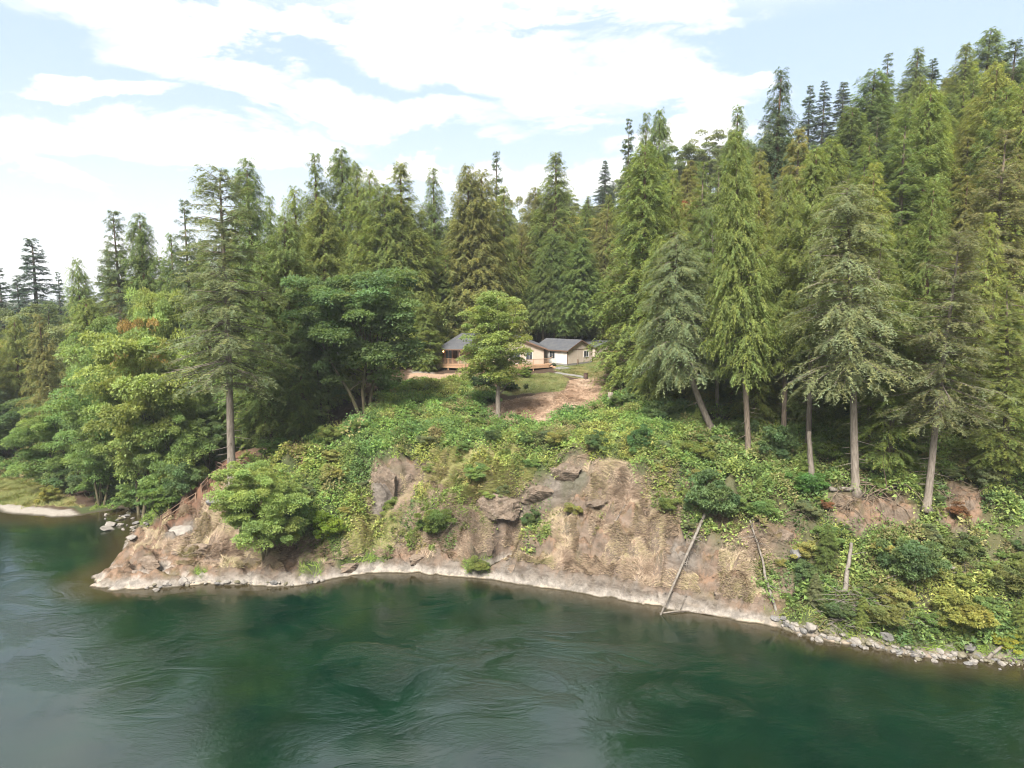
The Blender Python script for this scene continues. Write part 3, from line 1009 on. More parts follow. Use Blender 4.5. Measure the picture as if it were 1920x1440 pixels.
KIT['alder'] = [broadleaf(54, H=14, rad=4.6, nblob=110, leaves=330, leaf=.22, br=.95, sparse=.2), broadleaf(55, H=14, rad=5.0, nblob=100, leaves=330, leaf=.22, br=1.0, low=.05)]
KIT['shrub'] = [broadleaf(61, H=3.2, rad=2.2, nblob=46, leaves=300, leaf=.15, low=.04, br=.5, stems=3),
                broadleaf(62, H=2.8, rad=2.4, nblob=42, leaves=300, leaf=.15, low=.04, br=.5, stems=3)]
KIT_H = {'maple': 14, 'alder': 14, 'shrub': 3.2, 'bent': 26, 'pruned': 15, 'deck': 14.6}
KIT_R = {'cedar': 3.9, 'cedar_high': 4.0, 'fir': 4.3, 'fir_high': 4.6, 'hemlock': 4.4, 'bent': 5.6, 'pruned': 4.2, 'deck': 4.4, 'spire': 3.2, 'maple': 7.0, 'alder': 5.2, 'shrub': 2.6}
NAME = {'cedar': 'cedar_tree', 'cedar_high': 'cedar_tree', 'fir': 'fir_tree', 'fir_high': 'fir_tree', 'hemlock': 'hemlock_tree', 'bent': 'hemlock_tree', 'pruned': 'cedar_tree', 'deck': 'broadleaf_tree', 'spire': 'fir_tree',
        'maple': 'maple_tree', 'alder': 'broadleaf_tree', 'shrub': 'leafy_shrub'}

# foliage base colours
CE = (0.165, 0.200, 0.056); CY = (0.205, 0.225, 0.062); CB = (0.138, 0.182, 0.058); OL = (0.190, 0.188, 0.064)
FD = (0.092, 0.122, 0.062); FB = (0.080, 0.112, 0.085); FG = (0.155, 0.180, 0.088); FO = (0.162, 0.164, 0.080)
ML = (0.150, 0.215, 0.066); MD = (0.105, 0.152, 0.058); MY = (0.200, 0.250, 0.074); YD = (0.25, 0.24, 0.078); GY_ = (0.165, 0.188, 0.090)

TREES = []


LAND = [('the large blue green fir', 58, 500), ('the twin dark trees', 235, 470), ('the bare trunked fir', 425, 560), ('the tallest pointed cedar', 640, 350), ('the large dark maple', 650, 610),
        ('the left house roof', 850, 655), ('the olive cedar pair', 890, 390), ('the lone pointed cedar', 1042, 350), ('the garage', 1060, 650), ('the big pale cedar', 1200, 480),
        ('the twin cedar tops', 1225, 250), ('the leaning hemlock', 1290, 600), ('the long trunked cedar', 1385, 500), ('the dark open cedar', 1465, 210), ('the far trio of firs', 1550, 200),
        ('the pale trunked fir', 1590, 600), ('the giant yellow cedar', 1740, 330), ('the grey olive tree', 1800, 700), ('the dark tipped fir', 1666, 160), ('the highest ridge cedar', 1858, 120),
        ('the large bright maple', 260, 750), ('the round green maple', 100, 820), ('the brownish edge fir', 1888, 380), ('the yellowing trees', 1050, 430), ('the exposed roots', 1640, 960),
        ('the broken snag', 1520, 860), ('the round dark bush', 1342, 930), ('the large round bush', 1710, 1060), ('the driftwood heap', 1600, 1140), ('the cleft in the cliff', 940, 980), ('the old grey stump', 1145, 750),
        ('the pale bare slab', 720, 920), ('the front deck tree', 932, 640), ('the bare patch at right', 1805, 960), ('the spreading yellow shrub', 1812, 1150), ('the trail', 430, 860)]


def tone(c):
    r_, g_, b_ = c
    if b_ > .08 and g_ < .12: return 'dark blue green'
    if g_ < .16: return 'dark green'
    if r_ > g_ * .97: return 'olive yellow'
    if g_ > .21: return 'bright green'
    if b_ > .084: return 'grey green'
    if r_ > .19: return 'yellow green'
    return 'mid green'


def where(X, Y, Z):
    """the nearest landmark and on which side of it"""
    px, py = proj(np.array([X]), np.array([Y]), np.array([Z]))
    px, py = float(px[0]), float(py[0])
    nm, lx, ly = min(LAND, key=lambda q: (q[1] - px) ** 2 + (q[2] - py) ** 2)
    dx, dy = px - lx, py - ly
    far = 'just ' if math.hypot(dx, dy) < 70 else ''
    if abs(dx) > abs(dy) * 2: rel = 'to the right of' if dx > 0 else 'to the left of'
    elif abs(dy) > abs(dx) * 2: rel = 'below' if dy > 0 else 'above'
    else: rel = ('below' if dy > 0 else 'above') + (' right of' if dx > 0 else ' left of')
    return f'{far}{rel} {nm}'


def plant(kind, X, Y, H, halfw, col, label, group, lean=(0, 0), var=None, zoff=0.0, rot=None):
    ks = KIT[kind]
    v = ks[(len(TREES) if var is None else var) % len(ks)]
    z = float(zat(X, Y)) - .15 + zoff
    t = bpy.data.objects.new(NAME[kind], None)
    COL.objects.link(t)
    t.empty_display_size = .5
    t.location = (X, Y, z)
    sz = H / KIT_H.get(kind, 30.)
    sw = halfw / KIT_R[kind]
    sw = min(max(sw, sz * .38), sz * 1.9)
    t.scale = (sw, sw, sz)
    t.rotation_euler = (-lean[1], lean[0], 0)
    if rot is None: rot = random.random() * 6.283
    j = random.random()
    f = .9 + .2 * j
    for nm, me in (('trunk', v[0]), ('crown', v[1])):
        o = bpy.data.objects.new(nm, me)
        COL.objects.link(o)
        o.parent = t
        o.rotation_euler = (0, 0, rot)
        o.color = (col[0] * f * (1 + .1 * (random.random() - .5)), col[1] * f, col[2] * f, 1)
    tag(t, label, 'shrub' if kind == 'shrub' else 'tree', group)
    TREES.append((X, Y, halfw))
    return t


def tree(kind, pxt, pyt, Y, wpx, col, label, group=None, base=None, var=None, rot=None):
    """top of the tree seen at (pxt, pyt), standing at distance Y; base = px of its foot when the trunk shows"""
    p = at(pxt, pyt, Y)
    X = p[0]
    lean = (0, 0)
    if base is not None:
        zb = float(zat(X, Y))
        for _ in range(4):
            Xb = (base - 960) / FPX * (Y * CP - (zb - CAM_Z) * SP)
            zb = float(zat(Xb, Y))
        H = p[2] - zb
        lean = (math.atan2(X - Xb, H), 0)
        X = Xb
    else:
        H = p[2] - float(zat(X, Y))
    dist = Y * CP - (p[2] * .5 - CAM_Z) * SP
    hw = wpx / 2 / FPX * dist * (1.15 if kind == 'cedar' and Y > 80 else 1.0)
    return plant(kind, X, Y, H, hw, col, label, group, lean, var, rot=rot)


_Yr = np.arange(30, 420, .1)


def gp(px, py):
    """the ground point seen at a photo pixel"""
    a, b = (px - 960) / FPX, (720 - py) / FPX
    dy, dz = CP + b * SP, -SP + b * CP
    t = _Yr / dy
    X = a * t; Z = CAM_Z + dz * t
    hit = np.nonzero(np.maximum(zat(X, _Yr), 0) > Z)[0]
    k = hit[0] if len(hit) else len(_Yr) - 1
    return Vector((float(X[k]), float(_Yr[k]), float(max(Z[k], 0))))


# ------------------------------------------------------------------ trees that can be told apart
T = tree
# far left
T('spire', 58, 445, 170, 95, FB, 'large dark blue green fir standing highest at the far left of the skyline', var=0)
T('spire', -4, 500, 165, 70, FB, 'dark fir cut by the left edge beside the large blue green fir', var=1)
T('spire', 108, 508, 180, 40, FB, 'small thin dark fir just right of the large blue green fir', var=1)
T('spire', 30, 520, 160, 60, FB, 'lower dark fir under the large blue green fir at far left', var=0)
T('cedar', 143, 484, 118, 70, CB, 'round topped green cedar between the thin far fir and the twin dark trees', var=0)
T('fir', 212, 390, 104, 120, FD, 'dark fir with level open boughs, left one of the twin skyline trees at left', var=0, rot=0.3)
T('cedar', 262, 402, 103, 110, CB, 'rounded cedar with feathery top beside the dark fir with level boughs', var=1)
T('fir', 345, 372, 92, 120, FD, 'fir with flat ragged top left of the tall bare trunked fir', var=1)
T('cedar', 320, 440, 98, 100, CB, 'green cedar below the fir with flat ragged top', var=3)
T('fir_high', 413, 313, 66, 215, FG, 'tall fir with a bare grey lower trunk above the trail railing', base=437, var=1, rot=2.0)
T('cedar', 463, 300, 88, 130, CB, 'pointed cedar directly right of the tall bare trunked fir top', var=1)
T('cedar', 505, 370, 95, 90, CB, 'small pointed cedar top between the pointed cedar and the wide cedar row', var=3)
T('cedar', 552, 350, 104, 95, CE, 'pale green cedar at the left end of the central skyline row', var=0)
T('cedar', 590, 290, 112, 110, CB, 'first tall pointed cedar of the central skyline row, with dark tip', var=3)
T('cedar', 640, 279, 116, 120, CB, 'tallest pointed cedar of the central skyline row', var=1)
T('cedar', 668, 306, 112, 100, CE, 'cedar top just right of the tallest cedar in the central row', var=2)
T('cedar', 692, 320, 110, 95, CE, 'cedar with rounded side right of the twin tops in the central row', var=0)
T('cedar', 726, 362, 112, 80, CB, 'low cedar top in the dip of the central skyline row', var=3)
T('cedar', 750, 306, 108, 140, CE, 'broad pointed cedar above the large dark maple', var=2)
T('cedar', 812, 317, 124, 95, CB, 'slim see-through cedar standing alone in the skyline gap above the house', var=3)
T('cedar', 877, 310, 112, 115, OL, 'olive cedar, left of the olive pair above the front deck tree', var=1)
T('cedar', 903, 318, 113, 105, OL, 'olive cedar, right of the olive pair above the front deck tree', var=0)
T('fir', 930, 283, 126, 95, FD, 'dark fir tip rising behind the olive cedar pair', var=1)
T('cedar', 945, 350, 118, 90, CE, 'green cedar on the right flank of the olive cedar pair', var=3)
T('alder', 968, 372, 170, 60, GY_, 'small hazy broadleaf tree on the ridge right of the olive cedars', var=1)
T('cedar', 1042, 287, 134, 120, CE, 'lone pointed cedar above the garage with lower shoulders', var=2)
T('cedar', 1005, 352, 138, 90, OL, 'low cedar at the left shoulder of the lone pointed cedar', var=1)
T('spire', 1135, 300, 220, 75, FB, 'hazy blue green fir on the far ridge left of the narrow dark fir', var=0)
T('spire', 1180, 219, 142, 50, FD, 'narrow nearly black fir spire beside the twin cedar tops', var=1)
T('cedar', 1212, 214, 120, 80, CB, 'left of the twin cedar tops right of the narrow dark fir', var=3)
T('cedar', 1237, 206, 118, 90, CB, 'right of the twin cedar tops, with broken feathery crown', var=1)
T('cedar', 1210, 268, 86, 148, CE, 'big pale green cedar reaching the ground beside the lawn edge', base=1200, var=0)
T('alder', 1285, 262, 165, 95, GY_, 'grey green broadleaf tree on the ridge right of the twin cedar tops', var=0)
T('alder', 1335, 246, 168, 90, GY_, 'thin crowned broadleaf tree on the ridge left of the pointed cedar', var=1)
T('cedar', 1384, 200, 116, 100, CB, 'pointed cedar halfway between the twin tops and the tallest open cedar', var=3)
T('cedar', 1465, 131, 106, 125, FD, 'tall dark open cedar rising well above its neighbours on the right slope', var=3)
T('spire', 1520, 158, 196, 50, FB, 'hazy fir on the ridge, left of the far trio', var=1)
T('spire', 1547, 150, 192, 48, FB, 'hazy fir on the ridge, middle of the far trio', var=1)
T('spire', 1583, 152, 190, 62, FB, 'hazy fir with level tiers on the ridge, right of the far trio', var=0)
T('cedar', 1640, 130, 118, 120, CB, 'cedar left of the dark tipped fir on the upper right slope', var=0)
T('fir', 1666, 98, 126, 90, FD, 'dark tipped fir on the upper right slope', var=1)
T('cedar', 1722, 90, 150, 95, CB, 'pointed cedar on the ridge right of the dark tipped fir', var=3)
T('spire', 1750, 108, 160, 55, FB, 'thin dark fir beside the pointed ridge cedar at upper right', var=1)
T('cedar', 1812, 82, 134, 120, CE, 'broad green cedar near the top right of the ridge', var=2)
T('cedar', 1858, 52, 142, 120, CB, 'highest cedar of the ridge at the top right', var=0)
T('fir', 1905, 70, 104, 130, FD, 'dark fir rising along the right edge', var=0)
T('cedar', 1960, 60, 110, 140, CB, 'dark cedar mostly beyond the right edge', var=1)
# second tier on the right slope
T('cedar', 1740, 175, 102, 190, CY, 'very large yellow green cedar in the upper right of the slope', var=2)
T('cedar', 1835, 180, 108, 150, CY, 'yellow green cedar right of the very large yellow green cedar', var=0)
T('cedar', 1640, 308, 76, 150, CY, 'yellowing cedar behind the pale trunked fir on the right bank', var=3)
T('fir', 1888, 240, 66, 170, FO, 'brownish green fir hanging over the right edge of the slope', var=2)
T('cedar', 1560, 260, 96, 120, CE, 'green cedar behind the pale trunked fir, below the far trio', var=1)
T('hemlock', 1500, 235, 92, 130, OL, 'olive hemlock below the tall dark open cedar', var=0)
T('cedar', 1425, 330, 84, 120, CY, 'pale yellow green cedar right of the long trunked cedar', var=3)
T('fir', 1320, 300, 96, 120, CE, 'green fir between the big pale cedar and the long trunked cedar', var=1)
T('cedar', 1262, 320, 92, 100, CE, 'soft green cedar on the right shoulder of the big pale cedar', var=3)
T('cedar', 1700, 200, 112, 120, CE, 'green cedar left of the very large yellow green cedar', var=0)
T('cedar', 1600, 200, 112, 110, CB, 'cedar standing below the far trio on the ridge', var=1)
# front row on the right bank
T('cedar_high', 1378, 245, 64, 135, CE, 'tall cedar on a long bare brown trunk above the round dark bush', base=1403, rot=1.0)
T('bent', 1268, 420, 70, 190, FG, 'leaning hemlock with a curved pale trunk and layered boughs', base=1336, rot=0)
T('fir_high', 1335, 390, 74, 110, CB, 'slender tree just behind the leaning hemlock', base=1346, var=2)
T('cedar', 1440, 470, 72, 110, CE, 'small cedar between two bare trunks on the right bank', base=1415, var=1)
T('fir_high', 1522, 380, 66, 160, CE, 'cedar with a straight bare trunk beside the broken snag', base=1517, var=2, rot=2)
T('fir_high', 1588, 330, 57, 215, FG, 'pale trunked fir with open silvery boughs over the exposed roots', base=1606, var=0, rot=.6)
T('hemlock', 1690, 560, 58, 130, CE, 'drooping young cedar right of the exposed roots', base=1664)
T('fir_high', 1800, 428, 54.5, 190, FO, 'grey olive tree on a leaning mossy trunk near the right edge', base=1736, var=1, rot=4)
T('fir', 1890, 520, 56, 150, CE, 'green cedar against the right edge below the brownish fir', base=1885, var=1)
T('cedar', 1480, 560, 76, 120, CB, 'dark cedar filling the gap left of the straight bare trunk', var=0)
T('cedar', 1700, 420, 70, 130, CE, 'green cedar behind the drooping young cedar', var=1)
T('cedar', 1310, 560, 80, 110, CB, 'dark cedar behind the curved trunk', var=2)
T('cedar', 1575, 580, 72, 110, CB, 'shaded cedar behind the pale trunked fir', var=2)
T('cedar', 1815, 330, 80, 130, OL, 'olive cedar behind the grey olive tree', var=3)
T('cedar_high', 1478, 330, 69, 120, CE, 'green cedar with a shaded trunk between the long trunked cedar and the straight trunk', base=1470, var=0)
T('cedar', 1238, 440, 78, 110, CE, 'green cedar between the big pale cedar and the leaning hemlock', var=1)
T('hemlock', 1655, 400, 63, 130, CE, 'soft green hemlock right of the pale trunked fir', var=0)
T('cedar', 1752, 340, 64, 140, CE, 'green cedar between the pale trunked fir and the grey olive tree', var=2)
T('cedar', 1858, 400, 62, 120, CY, 'yellow green cedar behind the grey olive tree, near the right edge', var=3)
T('cedar', 1545, 420, 70, 110, CB, 'cedar between the straight trunk and the pale trunked fir', var=1)
# around the house
T('cedar_high', 1037, 438, 121, 130, CB, 'dense dark green cedar left behind the garage with bare lower trunk', base=1025)
T('cedar_high', 1095, 446, 119, 120, CB, 'dense dark green cedar right behind the garage', base=1075)
T('cedar_high', 1060, 452, 124, 100, CB, 'middle cedar of the dark clump behind the garage', base=1052)
T('cedar_high', 1010, 500, 126, 90, CB, 'lower dark cedar behind the garage roof', base=1008)
T('alder', 800, 610, 99.5, 60, CE, 'leafy bough tree in front of the left house roof', var=0)
for k, (a, b) in enumerate([(1018, 118), (1040, 119), (1048, 121), (1062, 118), (1080, 119)]):
    T('cedar_high', a, 480 + 12 * k, b, 70, CB, 'thin cedar whose trunk shows against the dark behind the garage roof', 'thin cedars behind the garage roof', base=a)
T('deck', 932, 545, 78, 138, (0.235, 0.28, 0.085), 'bright green tree with a smooth pale trunk standing in front of the deck', base=937, rot=2)
T('alder', 990, 425, 146, 120, YD, 'yellowing broadleaf tree above the front deck tree', var=0)
T('alder', 1095, 410, 158, 130, YD, 'yellow green broadleaf tree below the far ridge, right of the lone pointed cedar', var=1)
T('alder', 1125, 380, 180, 110, GY_, 'grey green broadleaf tree on the far slope left of the big pale cedar', var=0)
T('cedar', 790, 395, 113, 150, CE, 'wide bright cedar behind the left end of the house', var=2)
T('cedar', 870, 390, 116, 140, OL, 'olive cedar behind the house roof', var=1)
T('cedar', 720, 345, 106, 120, CE, 'bright cedar behind the large dark maple', var=0)
T('cedar', 835, 480, 111, 120, CE, 'lower bright cedar right above the house roof', var=3)
T('cedar', 930, 430, 118, 110, OL, 'olive cedar behind the front deck tree', var=2)
T('cedar', 765, 520, 104, 110, CE, 'low bright cedar between the dark maple and the house', var=2)
T('cedar', 533, 400, 84, 135, CB, 'dense cedar left of the large dark maple', var=0)
T('cedar', 604, 372, 92, 130, CE, 'cedar with upswept tips above the large dark maple', var=1)
T('cedar', 490, 480, 80, 140, CB, 'cedar sweeping down to the trail behind the bare trunked fir', var=2)
T('cedar', 560, 600, 80, 110, CB, 'low dark cedar left of the maple trunks', var=1)
T('maple', 652, 508, 79, 255, MD, 'large dark maple with three mossy trunks left of the house', base=683, var=1)
T('maple', 590, 600, 82, 160, MD, 'dark maple bough mass left of the three mossy trunks', base=610, var=0)
T('cedar', 797, 548, 100.5, 56, CE, 'slim cedar at the left end of the house hiding the roof corner', var=1)
# left bank
T('maple', 265, 612, 77, 235, MY, 'large bright green maple hanging over the inlet', base=265, var=2)
T('maple', 330, 740, 76, 150, ML, 'lower bright maple beside the trail foot', base=315, var=2)
T('maple', 195, 690, 80, 180, ML, 'green maple left of the large bright maple', base=190, var=2)
T('maple', 100, 745, 86, 160, ML, 'round green maple above the gravel bar', base=120, var=2)
T('maple', 30, 745, 100, 150, MD, 'dark green maple near the left edge above the green bank', var=0)
T('alder', 55, 555, 120, 130, GY_, 'greyish olive broadleaf tree below the large blue green fir', var=0)
T('alder', 10, 640, 115, 110, YD, 'yellowish tree at the left edge', var=1)
T('alder', 110, 610, 108, 120, GY_, 'soft grey green tree right of the greyish olive tree', var=1)
T('maple', 190, 590, 98, 140, ML, 'maple crown rising behind the green maple on the left bank', var=0)
T('maple', 300, 540, 92, 130, MY, 'yellow green maple behind the tall bare trunked fir, left side', var=1)
T('cedar', 160, 560, 102, 110, CE, 'green cedar above the maple crowns on the left bank', var=1)
T('alder', 262, 600, 86, 26, (0.21, 0.16, 0.055), 'small maple turning orange above the bright maples', var=1)
T('cedar', 385, 500, 86, 120, CB, 'cedar behind the boughs of the tall bare trunked fir', var=2)
T('alder', 385, 760, 78, 90, MD, 'dark leafy tree beside the trail under the bare trunked fir', var=1)
T('alder', 1290, 380, 112, 26, (0.20, 0.06, 0.04), 'small red leaved tree among the green on the right slope', var=1)

# ------------------------------------------------------------------ the rest of the wood, filled in behind
SKY_X = [-200, 0, 40, 100, 150, 200, 290, 350, 420, 500, 540, 600, 700, 760, 800, 870, 900, 960, 1000, 1040, 1100, 1150, 1200, 1260, 1300, 1350, 1400, 1450, 1500, 1600, 1650, 1700, 1800, 1920, 2200]
SKY_Y = [520, 540, 520, 550, 520, 440, 460, 410, 380, 410, 410, 345, 365, 365, 400, 370, 350, 410, 400, 345, 360, 330, 270, 280, 290, 270, 250, 210, 260, 230, 150, 135, 110, 95, 60]
fr = random.Random(5)
nfill = 0
cand = []
for k in range(12000):
    Y = 76 + (fr.random() ** 1.15) * 190
    X = -Y * 0.88 + fr.random() * Y * 1.76
    cand.append((X, Y))
for X, Y in cand:
    if nfill >= 470: break
    if -27 < X < 22 and Y < 117: continue
    if Y < 84 and X < 24: continue
    if X <= -27 and Y < 96: continue
    if X >= 22 and Y < 76: continue
    zz = float(zat(X, Y))
    if zz < .4: continue
    dmin = 4.7 + max(Y - 84, 0) * .032
    if any((X - a) ** 2 + (Y - b) ** 2 < dmin ** 2 for a, b, _ in TREES): continue
    px, py = proj(np.array([X]), np.array([Y]), np.array([zz]))
    px = float(px[0])
    lim = float(np.interp(px, SKY_X, SKY_Y))
    # highest the tree may reach without breaking the skyline seen from here
    b = (720 - (lim + 8 + fr.random() ** 1.9 * 70)) / FPX
    ztop = CAM_Z + Y * (-SP + b * CP) / (CP + b * SP)
    Hmax = ztop - zz
    Hn = 20 + 14 * fr.random()
    H = min(Hmax, Hn)
    if H < 7: continue
    c = fr.random()
    if Y > 175:
        kind = 'spire' if c < .55 else 'alder'
    elif px < 350:
        kind = 'cedar' if c < .4 else ('alder' if c < .7 else 'fir')
    else:
        kind = 'cedar' if c < .62 else ('fir' if c < .78 else ('hemlock' if c < .88 else 'alder'))
    if kind == 'alder' : H = min(H, 17)
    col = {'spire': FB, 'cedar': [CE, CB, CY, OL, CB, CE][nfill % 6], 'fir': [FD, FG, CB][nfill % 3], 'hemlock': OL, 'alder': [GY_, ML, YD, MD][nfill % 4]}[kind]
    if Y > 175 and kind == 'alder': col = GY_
    reg = 'left bank' if X < -27 else ('right slope' if X > 22 else 'rise behind the house')
    if Y > 175: reg = 'far ridge'
    kn = {'spire': 'distant hazy fir', 'cedar': 'green cedar', 'fir': 'dark fir', 'hemlock': 'drooping hemlock', 'alder': 'leafy broadleaf tree'}[kind]
    hw = {'spire': 3.2, 'cedar': 3.9, 'fir': 4.2, 'hemlock': 4.3, 'alder': 4.8}[kind] * (.7 + .4 * H / 30)
    if X > 15 and Y < 130: hw *= 1.1
    plant(kind, X, Y, H, hw, col, f"{'tall' if H > 24 else 'low' if H < 15 else 'mid'} {tone(col)} {kn.split()[-1] if kn != 'leafy broadleaf tree' else 'broadleaf'} {where(X, Y, zz + H * .8)}", f'{kn}s of the wood on the {reg}', (fr.gauss(0, .02), fr.gauss(0, .02)))
    nfill += 1
print('trees', len(TREES), 'fill', nfill)


# ------------------------------------------------------------------ shrubs one can tell apart
def shrub(px, py, wpx, hpx, col, label, var=0, kind='shrub', group=None):
    p = gp(px, py)
    d = p.y * CP - (p.z - CAM_Z) * SP
    H = hpx / FPX * d
    return plant(kind, p.x, p.y, H, wpx / 2 / FPX * d, col, label, group, (0, 0), var)


S = shrub
S(1342, 985, 125, 105, MD, 'round dark green bush at the upper end of the long fallen log')
S(1710, 1118, 125, 112, MD, 'large round dark green bush low on the right bank', 1)
S(1722, 1075, 60, 36, MY, 'light green sapling growing out of the large round bush', 0)
S(1548, 1070, 95, 90, (.12, .15, .045), 'feathery yellow green young cedar low on the right bank', 0, 'hemlock')
S(1515, 935, 80, 55, (.10, .19, .05), 'bright green vine maple at the foot of the broken snag', 1)
S(1812, 1185, 130, 75, (.19, .20, .05), 'spreading yellow green shrub above the right shore', 0)
S(1660, 1180, 90, 55, (.19, .20, .06), 'yellow tinted shrub beside the driftwood heap', 1)
S(1885, 1215, 60, 34, (.24, .24, .04), 'bright yellow shrub at the right edge of the shore', 0)
S(1900, 1130, 90, 70, (.13, .15, .05), 'olive shrub at the right edge above the shore', 1)
S(1800, 1060, 80, 60, (.11, .14, .05), 'mid green shrub below the patch of bare earth', 0)
S(1640, 1130, 60, 44, (.13, .15, .05), 'small olive shrub left of the large round bush', 1)
S(1800, 975, 46, 34, (.20, .10, .05), 'small orange red shrub on the bare patch at right', 0)
S(1552, 962, 30, 22, (.20, .10, .05), 'tiny rust red shrub left of the exposed roots', 1)
S(495, 1045, 165, 185, MY, 'tall bright maple sapling on the cliff, nearest the trail', 2, 'maple')
S(548, 1032, 105, 100, ML, 'bright leafy bush right of the tall maple sapling', 1)
S(455, 960, 80, 70, MY, 'light green bush at the foot of the bare trunked fir', 1)
S(622, 1015, 75, 60, (.16, .22, .03), 'vivid yellow green bush on the cliff', 0)
S(820, 1015, 80, 62, (.11, .16, .04), 'low feathery green bush in the middle of the cliff', 1)
S(900, 1072, 55, 30, (.15, .18, .05), 'small grassy bush at the water under the dark cleft', 0)
S(90, 942, 46, 36, (.20, .20, .05), 'low yellowish bush on the gravel bar', 0)
S(1195, 850, 60, 60, (.08, .15, .05), 'green bush above the dry brush slope', 0)
S(1250, 800, 90, 60, MD, 'dark green thicket under the leaning hemlock', 1)
S(1200, 770, 80, 50, MD, 'dark shrub beside the tilled slope', 0)
S(1160, 772, 50, 36, (.11, .16, .045), 'mid green shrub next to the old stump', 1)
S(1455, 870, 90, 80, MD, 'dark thicket between the two bare trunks', 0)
S(1395, 830, 70, 50, MD, 'dark shrub left of the second bare trunk', 1)
S(1560, 870, 80, 60, (.10, .14, .04), 'mid green thicket right of the broken snag', 0)
S(1300, 870, 80, 45, (.17, .19, .05), 'yellow green shrub above the round dark bush', 1)
S(985, 708, 36, 22, (.12, .17, .04), 'light green bush in front of the deck', 0)
S(905, 735, 60, 34, (.06, .09, .035), 'dark laurel bush left of the front deck tree', 1)
S(955, 732, 50, 24, (.05, .075, .03), 'dark low bush right of the front deck tree', 0)
S(986, 729, 12, 11, (.05, .07, .03), 'tiny dark bush on the green lawn', 1)
S(1040, 686, 10, 8, (.12, .15, .10), 'small grey green shrub against the garage wall', 0)
S(1150, 700, 70, 62, CE, 'cedar skirt bush at the right end of the lawn', 0, 'hemlock')
S(300, 960, 110, 60, (.10, .16, .04), 'green shrub between the inlet and the trail railing', 1)
S(225, 935, 90, 50, MD, 'dark shrub under the large bright maple', 0)
S(170, 930, 90, 50, MD, 'dark shrub left of the inlet rocks', 1)
S(255, 955, 100, 60, ML, 'green shrub overhanging the inlet below the large maple', 0)
S(195, 940, 100, 60, ML, 'light green shrub behind the inlet rocks', 1)
S(290, 935, 110, 80, ML, 'tall green shrub left of the lower railing', 1)
S(345, 930, 80, 70, MD, 'dark shrub behind the lower railing', 0)
S(120, 925, 90, 60, MD, 'dark shrub under the round green maple', 0)
S(330, 905, 80, 60, MD, 'dark shrub under the lower bright maple', 0)
S(510, 860, 80, 40, (.10, .16, .045), 'green shrub where the trail enters the wood', 1)
S(720, 735, 80, 44, MD, 'dark shrub right of the maple trunks', 0)
S(700, 790, 40, 22, MD, 'small dark shrub at the foot of the maple trunks', 1)
S(470, 1010, 90, 70, ML, 'leafy bush below the tall maple sapling', 1)


yr = random.Random(21)
k = 0
for _ in range(3000):
    if k >= 46: break
    Y = 68 + yr.random() * 18
    X = 20 + yr.random() * 44
    if any((X - a) ** 2 + (Y - b) ** 2 < 3.0 ** 2 for a, b, _ in TREES): continue
    H = 6 + 8 * yr.random()
    plant('cedar' if k % 3 else 'hemlock', X, Y, H, 1.5 + H * .13, [CE, CB, CY, CB][k % 4], f"young {tone([CE, CB, CY, CB][k % 4])} conifer {where(X, Y, float(zat(X, Y)) + H * .5)}", 'young conifers behind the front row on the right bank')
    k += 1
k = 0
for _ in range(3000):
    if k >= 30: break
    Y = 80 + yr.random() * 18
    X = -48 + yr.random() * 22
    if any((X - a) ** 2 + (Y - b) ** 2 < 3.0 ** 2 for a, b, _ in TREES) or float(zat(X, Y)) < .6: continue
    H = 6 + 8 * yr.random()
    plant('alder' if k % 2 else 'cedar', X, Y, H, 2 + H * .16, [ML, CB, MD, CE][k % 4], f"young {tone([ML, CB, MD, CE][k % 4])} {'broadleaf tree' if k % 2 else 'cedar'} {where(X, Y, float(zat(X, Y)) + H * .5)}", 'young trees above the trail')
    k += 1
k = 0
for _ in range(4000):
    if k >= 120: break
    px, py = 470 + yr.random() * 1460, 740 + yr.random() * 460
    jx, jy = np.array([px]), np.array([py])
    right = bool(in_any(jx, jy, RIGHTCOVER)[0]) and not bool(in_any(jx, jy, BAREHOLES)[0])
    if not right and not (bool(in_any(jx, jy, BRAMBLE + YGRASS)[0]) and yr.random() < .35): continue
    p = gp(px, py)
    if p.z < .8 or p.y > 96: continue
    if any((p.x - a) ** 2 + (p.y - b) ** 2 < 1.3 ** 2 for a, b, _ in TREES): continue
    w = .6 + 1.0 * yr.random()
    reg = 'on the right bank' if px > 1270 else 'on the slope below the house'
    kind = 'shrub' if yr.random() < .8 or px < 1270 else 'hemlock'
    plant(kind, p.x, p.y, w * (1.0 + .5 * yr.random()) * (1 if kind == 'shrub' else 1.5), w * (1 if kind == 'shrub' else .8), [ML, MD, MY, YD, CE, (.12, .17, .045), GY_][k % 7],
          f"{'large' if w > 1.2 else 'small'} {tone([ML, MD, MY, YD, CE, (.12, .17, .045), GY_][k % 7])} {'leafy shrub' if kind == 'shrub' else 'conifer seedling'} {where(p.x, p.y, p.z + .8)}", f'small shrubs {reg}')
    k += 1


# ------------------------------------------------------------------ ground cover
def sample(n, box, polys, holes=None, jit=16, cond=None, seed=1):
    r = np.random.default_rng(seed)
    X = r.uniform(box[0], box[1], n); Y = r.uniform(box[2], box[3], n)
    Z = zat(X, Y)
    px, py = proj(X, Y, Z)
    jx, jy = jitter(X, Y, px, py, jit)
    k = in_any(jx, jy, polys) if polys is not None else np.ones(n, bool)
    if holes is not None: k &= ~in_any(jx, jy, holes)
    k &= Z > .15
    if cond is not None: k &= cond(X, Y, Z, px, py)
    return X[k], Y[k], Z[k], jx[k], jy[k], r


def gauss(px, py, cx, cy_, rx, ry):
    return np.exp(-((px - cx) / rx) ** 2 - ((py - cy_) / ry) ** 2)


